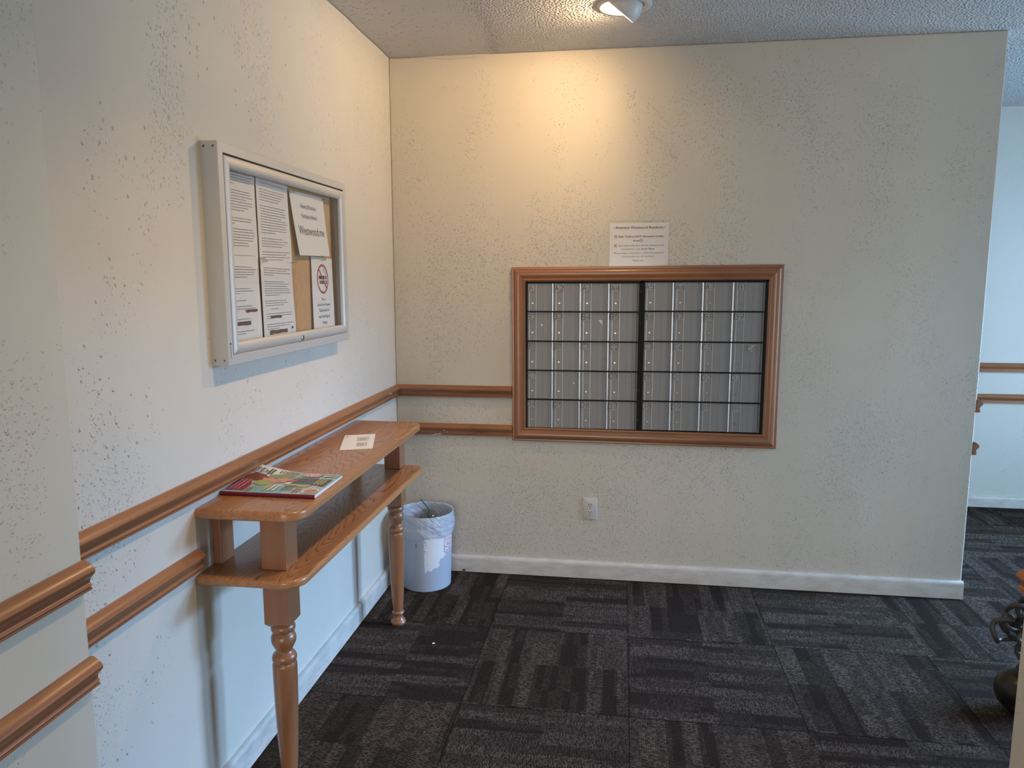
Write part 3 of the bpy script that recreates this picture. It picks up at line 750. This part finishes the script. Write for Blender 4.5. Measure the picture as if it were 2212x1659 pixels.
page('printed_sheet', [(-1.398, 1.5245), (-1.1775, 1.5285), (-1.1865, 1.790), (-1.4025, 1.795)], .216, .262,
     'Spanish rules sheet at top centre inside the notice case', paras([(.213, 5, .018, .19), (.165, 11, .018, .20), (.070, 4, .018, .195), (.030, 4, .018, .20)], head=('Reglas de la Asociación de Condominios de Westwood', .232)), wav(.0018), x=.0150)
page('printed_sheet', [(-1.393, 1.2925), (-1.1685, 1.2935), (-1.1775, 1.527), (-1.3975, 1.532)], .216, .262,
     'lower centre rules sheet in the notice case with brown strips near its foot', paras([(.236, 4, .018, .20), (.190, 7, .018, .20), (.124, 3, .018, .19), (.096, 1, .05, .16), (.080, 3, .02, .20), (.043, 3, .02, .20)],
     [(.045, .064, .075, .010), (.035, .010, .120, .013), (.185, .020, .012, .008)]), wav(.0015), x=.0157)
def news(b, f):
    put_text(b, f, 'News & Notices', .138, .163, size=.0225, mi=5, sx=.86); put_text(b, f, 'Noticias y Avisos', .138, .130, size=.0225, mi=5, sx=.86)
    put_text(b, f, 'Westwood.me', .142, .072, size=.044, width=.222, mi=1)
page('news_sheet', [(-1.138, 1.5535), (-.8755, 1.5575), (-.9010, 1.7650), (-1.1815, 1.7640)], .279, .216,
     'white sheet reading News & Notices Westwood.me in the notice case', news, lambda s_, t_: .003 + .010 * (1 - t_) ** 1.5, x=.0165)
def smoke(b, f):
    ru, rv, r_ = .108, .196, .058
    put_ring(b, f, ru, rv, r_, r_ - .0085, 4, 40)
    put_rect(b, f, ru - .040, ru + .020, rv - .001, rv + .013, 1); put_rect(b, f, ru + .026, ru + .040, rv - .001, rv + .013, 2)
    put_rect(b, f, ru - .030, ru + .002, rv - .019, rv - .006, 2); put_rect(b, f, ru + .002, ru + .020, rv - .019, rv - .006, 1); put_rect(b, f, ru + .028, ru + .040, rv - .019, rv - .006, 1)
    put_ring(b, f, ru - .030, rv - .0125, .0065, .0045, 1, 16, 90, 270)
    sm = [(ru + .034, rv + .016), (ru + .032, rv + .022), (ru + .024, rv + .024), (ru + .020, rv + .030), (ru + .012, rv + .030), (ru + .008, rv + .038), (ru + .014, rv + .043), (ru + .020, rv + .040)]
    put_stroke(b, f, sm, .0016, 1)
    f2 = lambda u, v: Vector(f(u, v)) + Vector((.0003, 0, 0))
    a = R(135); put_stroke(b, f2, [(ru + math.cos(a) * (r_ - .005), rv + math.sin(a) * (r_ - .005)), (ru - math.cos(a) * (r_ - .005), rv - math.sin(a) * (r_ - .005))], .0085, 4)
    for t_, v, s_ in (('This is a', .112, .013), ('Smoke-Free Property', .091, .0135), ('Thank you for', .068, .0165), ('not Smoking or', .044, .0165), ('Vaping', .020, .0165)):
        put_text(b, f, t_, .110, v, size=s_ * 1.12, mi=5, sx=1.0)
page('no_smoking_sheet', [(-1.0205, 1.2915), (-.8225, 1.2925), (-.8250, 1.5490), (-1.0170, 1.5530)], .216, .279,
     'white no smoking sheet with red ring at the lower right of the notice case', smoke, lambda s_, t_: .001 + .003 * (1 - t_), x=.0150)
for (yy, zz), lb in (((-1.4010, 1.5350), 'clear push pin between the two left sheets in the notice case'), ((-1.1790, 1.5280), 'clear push pin at the right edge of the centre sheets'),
                     ((-1.1740, 1.7570), 'clear push pin at the top left corner of the News sheet'), ((-.9120, 1.7590), 'clear push pin at the top right corner of the News sheet'),
                     ((-.9250, 1.5435), 'clear push pin at the top of the no smoking sheet'), ((-1.3880, 1.5270), 'clear push pin at the corner of the lower centre sheet')):
    o = B().lathe([(.0012, 0), (.0012, .002), (.0045, .0025), (.0045, .004), (.0026, .0055), (.0026, .012), (.0040, .014), (.0036, .016)], (.0185, yy, zz), 16, axis=(1, 0, .12)).build('push_pin', 'clear', None, origin=(.0185, yy, zz))
    tag(o, lb, 'pin', 'clear push pins in the notice case')

# ------------------------------------------------------------------ mailboxes and their wooden surround
cs = [(.5868, 0, .6895), (1.8298, 0, .6865), (1.8288, 0, 1.5355), (.5835, 0, 1.5272)]
sur = thing('wooden_surround', (1.207, 0, .688), 'wide mitred wooden frame around the mailboxes on the back wall', 'frame')
SP = [(0, 0), (0, .013), (.003, .0155), (.0095, .0155), (.0115, .0145), (.0125, .0175), (.016, .0215), (.024, .0245), (.034, .0240), (.044, .0205), (.051, .0165), (.0545, .0160), (.0560, .0185), (.0600, .0195), (.0665, .0165), (.0680, .0120), (.0680, 0)]
csv = [Vector(c) for c in cs]; ctr = sum(csv, Vector()) / 4
for i in range(4):
    a, c = csv[i], csv[(i + 1) % 4]; rings = []
    for p, prv, nxt in ((a, csv[i - 1], c), (c, a, csv[(i + 2) % 4])):
        n1 = Vector((0, -1, 0)).cross((p - prv).normalized()); n2 = Vector((0, -1, 0)).cross((nxt - p).normalized())
        if n1.dot(ctr - p) < 0: n1 = -n1
        if n2.dot(ctr - p) < 0: n2 = -n2
        mv = (n1 + n2) / (1 + n1.dot(n2)); rings.append([p + mv * w_ + Vector((0, -h_, 0)) for w_, h_ in SP])
    B().loft(rings).build('frame_member', 'rail_x' if i % 2 == 0 else 'rail_z', sur, smooth=30)
# single-line engraving alphabet
def arc(cx, cy, rx, ry, a0, a1, n=10): return [(cx + rx * math.cos(R(a0 + (a1 - a0) * k / n)), cy + ry * math.sin(R(a0 + (a1 - a0) * k / n))) for k in range(n + 1)]
GL = {'A': [[(0, 0), (.5, 1.4), (1, 0)], [(.17, .48), (.83, .48)]],
      'B': [[(0, .75), (0, 0), (.6, 0)] + arc(.62, .375, .36, .375, -90, 90) + [(0, .75), (0, 1.4), (.55, 1.4)] + arc(.57, 1.075, .32, .325, 90, -90)],
      'C': [arc(.52, .7, .5, .7, 45, 315, 18)],
      'D': [[(0, 0), (0, 1.4), (.35, 1.4)] + arc(.35, .7, .6, .7, 90, -90, 14) + [(0, 0)]],
      '0': [arc(.5, .7, .42, .7, 0, 360, 20)],
      '1': [[(.25, 1.15), (.55, 1.4), (.55, 0)]],
      '2': [arc(.5, 1.0, .42, .4, 165, -35, 10) + [(.05, 0), (.95, 0)]],
      '3': [arc(.48, 1.06, .38, .34, 150, -80, 10) + arc(.48, .38, .44, .38, 85, -150, 12)],
      '4': [[(.72, 0), (.72, 1.4), (.02, .42), (1, .42)]],
      '5': [[(.88, 1.4), (.15, 1.4), (.08, .78)] + arc(.46, .46, .45, .46, 130, -145, 12)],
      '6': [[(.78, 1.4), (.14, .62)] + arc(.5, .43, .43, .43, 155, -205, 18)],
      '7': [[(.02, 1.4), (.95, 1.4), (.35, 0)]],
      '8': [arc(.5, 1.06, .34, .34, -90, 270, 16), arc(.5, .36, .43, .36, 90, 450, 16)],
      '9': [arc(.5, .97, .43, .43, -25, 335, 18) + [(.86, .8), (.24, 0)]]}
def engrave(b, f, txt, cx, cy, h, mi, wd):
    k = h / 1.4; adv = {3: .98, 2: 1.32}[len(txt)]; sx = .62 if len(txt) == 3 else 1.0; tot = 0; xs = []
    for ch in txt:
        wch = (.55 if ch == '1' else 1.0) * sx; xs.append(tot); tot += wch + (.34 if len(txt) == 2 else .22)
    tot -= (.34 if len(txt) == 2 else .22); x = cx - tot * k / 2
    for ch, x0 in zip(txt, xs):
        sh = -.25 if ch == '1' else 0
        for st in GL[ch]: put_stroke(b, f, [(x + (x0 + (p[0] + sh) * sx) * k, cy + (p[1] - .7) * k) for p in st], wd, mi)
LBL = [['A1', 'A2', 'A3', 'A4', 'A5', 'A6', 'A7', 'B1'], ['B2', 'B3', 'B4', 'B5', 'B6', 'B7', 'B8', 'B9'], ['B10', 'B11', 'C1', 'C2', 'C3', 'C4', 'C5', 'C6'],
       ['C7', None, None, 'C10', 'C11', 'D1', 'D2', 'D3'], ['D4', 'D5', 'D6', 'D7', 'D8', 'D9', 'D10', 'D11']]
CL = [.6603, .7870, .9180, 1.0510, 1.1880]; CR = [1.2100, 1.3465, 1.4810, 1.6160, 1.7530]
RZL = [1.4545, 1.3185, 1.1775, 1.0370, .8960, .7555]; RZR = [1.4590, 1.3225, 1.1815, 1.0395, .8990, .7570]
YP = -.0085                                                         # plane of the doors, just proud of the wall
def bank(cols, rz, c0, x0, x1, label, mull):
    t = thing('mailbox_bank', ((x0 + x1) / 2, 0, rz[-1]), label, 'mailboxes', 'wall mailbox banks')
    b = B().box(x0, x1, -.004, -.0005, rz[-1] - .006, rz[0] + .008)
    b.box(x0, cols[0] + .001, -.0165, -.004, rz[-1] - .006, rz[0] + .008); b.box(cols[-1] - .001, x1, -.0165, -.004, rz[-1] - .006, rz[0] + .008)
    b.box(x0, x1, -.0165, -.004, rz[0] - .001, rz[0] + .008); b.box(x0, x1, -.0150, -.004, rz[-1] - .006, rz[-1] + .0005)
    for z in rz[1:-1]: b.box(cols[0], cols[-1], -.0170, -.004, z - .0030, z + .0030)
    b.build('black_housing', 'black', t, smooth=0, bevel=.0006)
    for r in range(5):
        zt, zb = rz[r] - .0035, rz[r + 1] + .0035
        for c in range(4):
            xl, xr = cols[c], cols[c + 1]; w_ = xr - xl - .0006; last = (c == 3); X = lambda u: xl + .0003 + u * w_
            # extruded door face, profile across the width
            pr = [(0, 0), (0, .0010), (.060, .0012), (.066, .0030), (.082, .0030), (.088, .0010), (.315, .0010), (.320, .0024), (.332, .0024), (.337, .0008), (.585, .0008), (.590, .0014), (.598, .0014), (.603, .0008),
                  (.765, .0008), (.768, .0011), (.774, .0008), (.835, .0008), (.838, .0011), (.844, .0008), (.895, .0010), (.898, .0018), (.905, .0012)]
            rings = [[(X(u), YP - d, z) for u, d in pr] + [(X(.905), YP + .0035, z), (X(0), YP + .0035, z)] for z in (zb, zt)]
            nm = LBL[r][c0 + c]
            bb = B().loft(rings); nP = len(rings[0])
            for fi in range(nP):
                if fi in (3, 7): bb.mi[fi] = 1  # two ribs in lighter metal: their highlight is put into the colour
            dr = bb.build('mailbox_door', ['alu_box', 'alu_rib_glint'], t, smooth=30)
            # bright rolled hinge strip at the right edge
            rd = [(.912, 0), (.916, .0030), (.926, .0046), (.938, .0050), (.950, .0040), (.957, .0022), (.963, .0036), (.973, .0042), (.983, .0030), (.990, .0)]
            rings = [[(X(u), YP - d, z) for u, d in rd] + [(X(.990), YP + .0035, z), (X(.912), YP + .0035, z)] for z in (zb, zt)]
            B().loft(rings).build('hinge_strip', 'alu_hi' if not last else 'alu_box', dr, smooth=50)
            # cam lock
            lx, lz = X(.185), zb + (zt - zb) * .285
            b = B().lathe([(.0048, 0), (.0048, .0010), (.0040, .0018)], (lx, YP - .001, lz), 20, axis=(0, -1, 0), mi=0)
            b.lathe([(.0052, 0), (.0058, .0004), (.0058, .0006)], (lx, YP - .0008, lz), 20, axis=(0, -1, 0), mi=1)
            b.lathe([(.0016, 0), (.0016, .0003)], (lx, YP - .0028, lz + .0012), 10, axis=(0, -1, 0), mi=1).box(lx - .0006, lx + .0006, YP - .0032, YP - .0028, lz - .0026, lz + .001, 1)
            b.build('lock', ['chrome', 'ink'], dr)
            if nm:
                bw, bh = .0365, .0355; off = {'C6': .066, 'B1': .012, 'C7': .0035, 'A1': .003}.get(nm, .0018 + .003 * ((r * 5 + c * 3) % 4) / 4)
                if nm == 'D11': off = .004
                px0 = xl + off; pz1 = zt - (.0005 if nm not in ('C6',) else .003) - .0025 * ((r + c) % 2)
                if nm in ('D7', 'C11', 'D10'): pz1 -= .003
                b = B(); b.box(px0, px0 + bw, YP - .0046, YP - .0030, pz1 - bh, pz1, 0)
                b.recalc = True; n0 = len(b.f)
                f = lambda u, v: (u, YP - .0049, v)
                engrave(b, f, nm, px0 + bw / 2 + (.002 if nm[0] == 'A' else 0), pz1 - bh / 2, .0245, 1, .0016)
                b.recalc = False
                b.build('number_plate', ['plate', 'ink'], dr, smooth=0)
            for q, pts in ((('B2'), [(.50, .58), (.53, .60), (.57, .57), (.575, .53), (.55, .50), (.52, .53)]), (('B4'), [(.60, .72), (.63, .745), (.72, .745), (.75, .58), (.735, .565), (.70, .62)]), ('void1', [(.70, .62), (.76, .62), (.775, .55), (.755, .545)])):
                if nm == q or (q == 'void1' and nm is None and c == 1):
                    P = [(X(u), YP - .0016, zb + v * (zt - zb)) for u, v in pts]; n_ = len(P)
                    B().add(P + [(p[0], p[1] + .0006, p[2]) for p in P], [tuple(range(n_)), tuple(reversed(range(n_, 2 * n_)))] + [(i, (i + 1) % n_, n_ + (i + 1) % n_, n_ + i) for i in range(n_)]).build('sticker_remnant', 'torn', dr, smooth=0)
    if mull:
        for z in (1.415, 1.268, .950, .808):
            B().lathe([(.0022, 0), (.0022, .0006)], (x1 - .007, -.0165, z), 12, axis=(0, -1, 0)).build('screw', 'grey_ink', t)
    return t
bank(CL, RZL, 0, .6505, 1.1985, 'left bank of twenty grey aluminium mailboxes, A1 to A4 along its top', True)
bank(CR, RZR, 4, 1.1988, 1.7640, 'right bank of twenty grey aluminium mailboxes, A5 to B1 along its top', False)

# ------------------------------------------------------------------ laminated notice above the mailboxes
def sign():
    q = [(1.0445, 1.5275), (1.3115, 1.5330), (1.3135, 1.7385), (1.0430, 1.7395)]
    P = [(x, -.0022, z) for x, z in q]; W_, H_ = .279, .216
    f = quadmap(P[0], P[1], P[2], P[3], W_, H_, Vector((0, -1, 0)), lambda s_, t_: .0025 * t_ ** 2)
    t = thing('laminated_notice', (1.178, 0, 1.528), 'laminated Attention Westwood Residents notice on the wall just above the mailbox frame', 'paper notice')
    b = B(); b.recalc = False; sheet(b, f, W_, H_ - .010, .0006, 8)
    F = lambda u, v: f(u, v, .0005)
    put_text(b, F, '! Attention Westwood Residents !', .1395, .178, size=.0150, width=.243, mi=1, bold=.012)
    put_text(b, F, 'Bulk Trash is NOT Allowed in Lobby', .149, .137, size=.0125, width=.212, mi=1, bold=.012)
    put_text(b, F, 'Areas', .126, .1175, size=.0125, width=.032, mi=1, bold=.012)
    put_text(b, F, 'Any items left here will be removed and', .1495, .095, size=.0118, width=.214, mi=2)
    put_text(b, F, 'homeowners may', .102, .0785, size=.0118, width=.092, mi=2); put_text(b, F, 'incur fines', .182, .0785, size=.0118, width=.060, mi=1, bold=.012); put_text(b, F, '.', .2145, .0785, size=.0118, mi=2)
    put_text(b, F, 'Please help us maintain a clean and pleasant', .1395, .060, size=.0118, width=.237, mi=2)
    put_text(b, F, 'environment for all residents.', .137, .0435, size=.0118, width=.158, mi=2); put_text(b, F, 'Thank you.', .137, .0240, size=.0122, width=.056, mi=2)
    for u, v in ((.029, .1415), (.150, .122)):
        put_ring(b, F, u, v, .0075, .0055, 3, 24); put_stroke(b, F, [(u - .0042, v + .0042), (u + .0042, v - .0042)], .0018, 3)
    put_stroke(b, F, [(.022, .093), (.033, .104)], .0030, 3); put_stroke(b, F, [(.022, .104), (.033, .093)], .0030, 3)
    b.build('sheet', ['paper', 'ink', 'grey_ink', 'red'], t, smooth=0)
    b = B(); b.recalc = False; sheet(b, lambda u, v, l=0: f(u - .002, v, l + .0012), W_ + .004, H_, .0002, 6); b.build('laminate', 'film', t, smooth=40)
sign()

# ------------------------------------------------------------------ power outlet
t = thing('power_outlet', (.970, 0, .300), 'white duplex power outlet low on the back wall below the mailboxes', 'outlet')
x0, x1, z0, z1 = .9345, 1.0045, .3020, .4120
rings = [[(x0 + i, -d, z0 + i), (x1 - i, -d, z0 + i), (x1 - i, -d, z1 - i), (x0 + i, -d, z1 - i)] for i, d in ((0, 0), (0, .0025), (.0015, .0045), (.006, .0062))]
B().loft(rings).build('cover_plate', 'outlet', t, smooth=30)
for zc in (.3765, .3380):
    b = B(); pts = []
    for k in range(32):
        a = 2 * math.pi * k / 32; pts.append((.9695 + .0168 * math.cos(a), max(-.0125, min(.0125, .0168 * math.sin(a)))))
    b.loft([[(x, -.0060, zc + z) for x, z in pts], [(x, -.0078, zc + z) for x, z in pts]])
    rc = b.build('receptacle', 'outlet', t, smooth=30)
    s_ = B()
    for xx, hh in ((.9632, .0042), (.9748, .0035)): s_.box(xx - .0013, xx + .0013, -.0080, -.0077, zc + .0028 - hh, zc + .0028 + hh)
    s_.lathe([(.0024, 0), (.0024, .0003)], (.9690, -.0077, zc - .0070), 14, axis=(0, -1, 0)); s_.build('slots', 'ink', rc, smooth=0)
B().lathe([(.0028, 0), (.0028, .0010), (.0018, .0016)], (.9695, -.0062, .3572), 16, axis=(0, -1, 0)).build('screw', 'chrome', t)

# ------------------------------------------------------------------ waste bin, liner and cup
BX, BY = .186, -.172
t = thing('waste_bin', (BX, BY, 0), 'small round grey plastic waste bin with scraped white label in the corner', 'bin')
B().lathe([(.0, .004), (.109, .004), (.113, .0), (.117, .003), (.118, .012), (.1285, .355), (.1310, .3555), (.1325, .362), (.1310, .367), (.1275, .367), (.1265, .355), (.1155, .012), (.0, .010)], (BX, BY, 0), 56, cap=False).build('drum', 'bin', t, smooth=40)
b = B(); seg = 120; rings = []
prof = [(.085, .150, .006), (.108, .190, .006), (.119, .250, .005), (.1235, .310, .003), (.1262, .350, .0015), (.1275, .3685, .0004), (.1320, .3705, .0004), (.1350, .3660, .0012), (.1370, .350, .0030), (.1385, .335, .0045), (.1392, .322, .0050), (.1372, .316, .003),
        (.1385, .310, .0045), (.1388, .298, .005), (.1372, .284, .0045), (.1345, .270, .0035), (.1302, .262, .0015)]
for k, (r_, z, amp) in enumerate(prof):
    ring = []
    for i in range(seg):
        a = 2 * math.pi * i / seg
        nz = noise.noise(Vector((math.cos(a) * 5, math.sin(a) * 5, z * 26 + a * .8))) + .5 * noise.noise(Vector((math.cos(a) * 14, math.sin(a) * 14, z * 40)))
        low = 0.0 if k < 12 else .010 * noise.noise(Vector((math.cos(a) * 2, math.sin(a) * 2, 3)))
        rr_ = r_ + amp * nz * .75
        if k >= 6: rr_ = max(rr_, .1345 - (.3705 - z) * .012) if k < 15 else rr_
        ring.append((BX + rr_ * math.cos(a), BY + rr_ * math.sin(a), z + low * (k - 11) / 5 + (.0015 * nz if 4 < k < 8 else 0)))
    rings.append(ring)
b.loft(rings, cap=False)
o = b.build('bin_liner', 'bag', None, origin=(BX, BY, .15), smooth=80); tag(o, 'thin white plastic bag lining the waste bin and folded over its rim', 'bag')
cup = thing('plastic_cup', (BX + .018, BY - .02, .20), 'clear plastic drink cup with domed lid and green straw inside the bin', 'cup')
ax = Vector((.22, -.18, 1)).normalized(); cb = Vector((BX - .012, BY + .028, .236))
B().lathe([(.0, 0), (.028, .001), (.040, .095), (.0415, .097), (.0395, .0955), (.027, .003), (.0, .002)], cb, 36, axis=ax, cap=False).build('cup_body', 'clear', cup)
B().lathe([(.043, .095), (.0445, .098), (.0435, .102), (.041, .112), (.034, .126), (.022, .135), (.009, .139), (.009, .1385)], cb, 36, axis=ax, cap=False).build('dome_lid', 'clear', cup)
B().tube([cb + ax * .06 + Vector((.004, 0, 0)), cb + ax * .139, Vector((BX - .020, BY - .010, .425))], .0034, 12).build('straw', 'straw', cup)

# ------------------------------------------------------------------ eyeball ceiling lamp
lt = thing('eyeball_ceiling_lamp', (LAMP.x, LAMP.y, H), 'lit white eyeball spotlight set in the ceiling above the back wall', 'lamp')
B().lathe([(.074, -.001), (.076, -.0045), (.082, -.0085), (.094, -.0085), (.102, -.0045), (.1045, -.0003), (.074, -.0003)], (LAMP.x, LAMP.y, H), 64, cap=False).build('trim_ring', 'lamp_white', lt, smooth=40)
b = B(); prof = []
R0, cut = .068, R(67)
for k in range(19): a = math.pi - (math.pi - cut) * k / 18; prof.append((R0 * math.sin(a), R0 * math.cos(a)))
for k in range(19): a = cut + (math.pi - cut) * k / 18; prof.append(((R0 - .003) * math.sin(a), (R0 - .003) * math.cos(a)))
b.lathe(prof, LAMP, 64, axis=LN, cap=False); b.build('eyeball_shell', 'lamp_white', lt, smooth=50)
B().lathe([(.0, -.034), (.030, -.032), (.040, -.026), (.042, -.022), (.030, -.020), (.0, -.018)], LAMP, 40, axis=LN, cap=False).build('bulb', 'bulb', lt)

# ------------------------------------------------------------------ iron stand behind the near right partition
gx, gy = 2.478, -.955
st = thing('iron_stand', (gx, gy, 0), 'dark wrought iron stand with scrolls on a round ball foot behind the right partition', 'stand')
b = B(); prof = [(.079 * math.sin(math.pi * k / 24), .079 - .079 * math.cos(math.pi * k / 24)) for k in range(25)]
b.lathe(prof, (gx, gy, 0), 48, cap=False).build('ball_foot', 'ball', st, smooth=60)
P = [Vector((gx - .012 + .010 * math.sin(k * .9), gy + .01 * math.cos(k), .155 + k * .0125)) for k in range(30)]
B().tube(P, .0085, 12).build('stem', 'iron', st)
def scroll(c, r0, r1, turns, ph, tilt, n=44, wr=.0092):
    c = Vector(c) + Vector((-.018, 0, .004)); pts = []
    q = Matrix.Rotation(R(tilt[0]), 3, 'X') @ Matrix.Rotation(R(tilt[1]), 3, 'Z')
    for k in range(n):
        t_ = k / (n - 1); a = ph + turns * 2 * math.pi * t_; r_ = r0 + (r1 - r0) * t_; pts.append(c + q @ Vector((r_ * math.cos(a), .012 * math.sin(3 * a), r_ * math.sin(a))))
    return B().tube(pts, [wr * (1 - .35 * k / n) for k in range(n)], 10).build('scroll', 'iron', st)
scroll((gx - .045, gy, .290), .050, .046, .62, 1.7, (10, 15)); scroll((gx - .020, gy - .02, .335), .055, .020, 1.1, .4, (-20, -30), wr=.009)
scroll((gx - .030, gy + .02, .310), .034, .012, 1.3, 2.6, (25, 40)); scroll((gx + .02, gy, .300), .060, .030, 1.2, 3.0, (5, -20), wr=.009)
scroll((gx - .005, gy - .03, .265), .045, .018, 1.0, .2, (-10, 60)); scroll((gx + .03, gy + .02, .350), .050, .020, 1.0, 1.0, (15, 20))

# white paint chips on the mouldings and the table edge
def chip(name, c, n_, ru, rv, parent, seed):
    rr = random.Random(seed); n_ = Vector(n_).normalized(); u = Vector((0, 0, 1)).cross(n_).normalized(); v = n_.cross(u); c = Vector(c); pts = []
    for k in range(9):
        a = 2 * math.pi * k / 9; q = rr.uniform(.5, 1.1); pts.append(c + u * ru * q * math.cos(a) + v * rv * q * math.sin(a))
    up = n_ * .0006; B().add([p - up for p in pts] + [p + up for p in pts], [tuple(range(9)), tuple(reversed(range(9, 18)))] + [(i, (i + 1) % 9, 9 + (i + 1) % 9, 9 + i) for i in range(9)]).build(name, 'torn', parent, smooth=0)
tr = {o.name: o for o in bpy.data.objects if o.name.startswith('trim_')}
for k, (x, z, ru, rv) in enumerate(((.210, .7110, .020, .0022), (.190, .7065, .014, .0016), (.225, .7140, .008, .0030), (.247, .7300, .004, .003), (.262, .7235, .003, .003), (.228, .7390, .003, .002))):
    chip('paint_chip', (x, -.0172 if z < .713 else (-.0142 if z < .72 else -.0190), z), (0, -1, 0), ru, rv, tr['trim_4'], k)
for k, (y, z, x, ru, rv) in enumerate(((-.175, .9350, .0258, .014, .0028), (-.150, .9300, .0228, .010, .002), (-.085, .9320, .0245, .006, .003))):
    chip('paint_chip', (x, y, z), (1, 0, .3), ru, rv, tr['trim_1'], 20 + k)
chip('paint_chip', (.284, -.915, TT(-.915) - .0016), (.6, 0, 1), .010, .004, tb, 31); chip('paint_chip', (.2885, -1.285, TT(-1.285) - .005), (1, 0, .5), .006, .003, tb, 32)
# lifted paint along the joint of the left wall and the ceiling
b = B(); a_, c_ = [], []
for k in range(41):
    t_ = k / 40; y = -1.15 + 1.14 * t_; off = .004 + .0035 * math.sin(t_ * 9) ** 2; a_.append((off, y, 2.4965)); c_.append((.0006, y, 2.476 - .008 * math.sin(t_ * 17) ** 2))
b.add(a_ + c_, [(i, i + 1, 42 + i, 41 + i) for i in range(40)]); structure(b.build('trim_13', 'wall_left'))

# ------------------------------------------------------------------ scraps
def scrap(name, c, r_, mat, label, cat, vertical=False, n=9):
    rr = random.Random(name); pts = []
    for k in range(n):
        a = 2 * math.pi * k / n; q = r_ * rr.uniform(.55, 1.1)
        pts.append(Vector((c[0] + q * math.cos(a), c[1], c[2] + q * .8 * math.sin(a))) if vertical else Vector((c[0] + q * math.cos(a), c[1] + q * math.sin(a), c[2] + rr.uniform(0, .003))))
    up = Vector((0, -.0012, 0)) if vertical else Vector((0, 0, .0012)); b = B()
    b.add(pts + [p + up for p in pts], [tuple(range(n)), tuple(reversed(range(n, 2 * n)))] + [(i, (i + 1) % n, n + (i + 1) % n, n + i) for i in range(n)])
    return tag(b.build(name, mat, None, origin=c, smooth=0), label, cat)
scrap('paper_scrap', (.3734, -.7713, .001), .008, 'paper', 'tiny white scrap of paper on the dark carpet in front of the table', 'litter')
scrap('dry_leaf_flake', (.3384, -.0195, .012), .011, 'leaf', 'small brown dry flake stuck against the baseboard right of the bin', 'litter', True)
for o in bpy.data.objects:
    if '_o' in o: del o['_o']
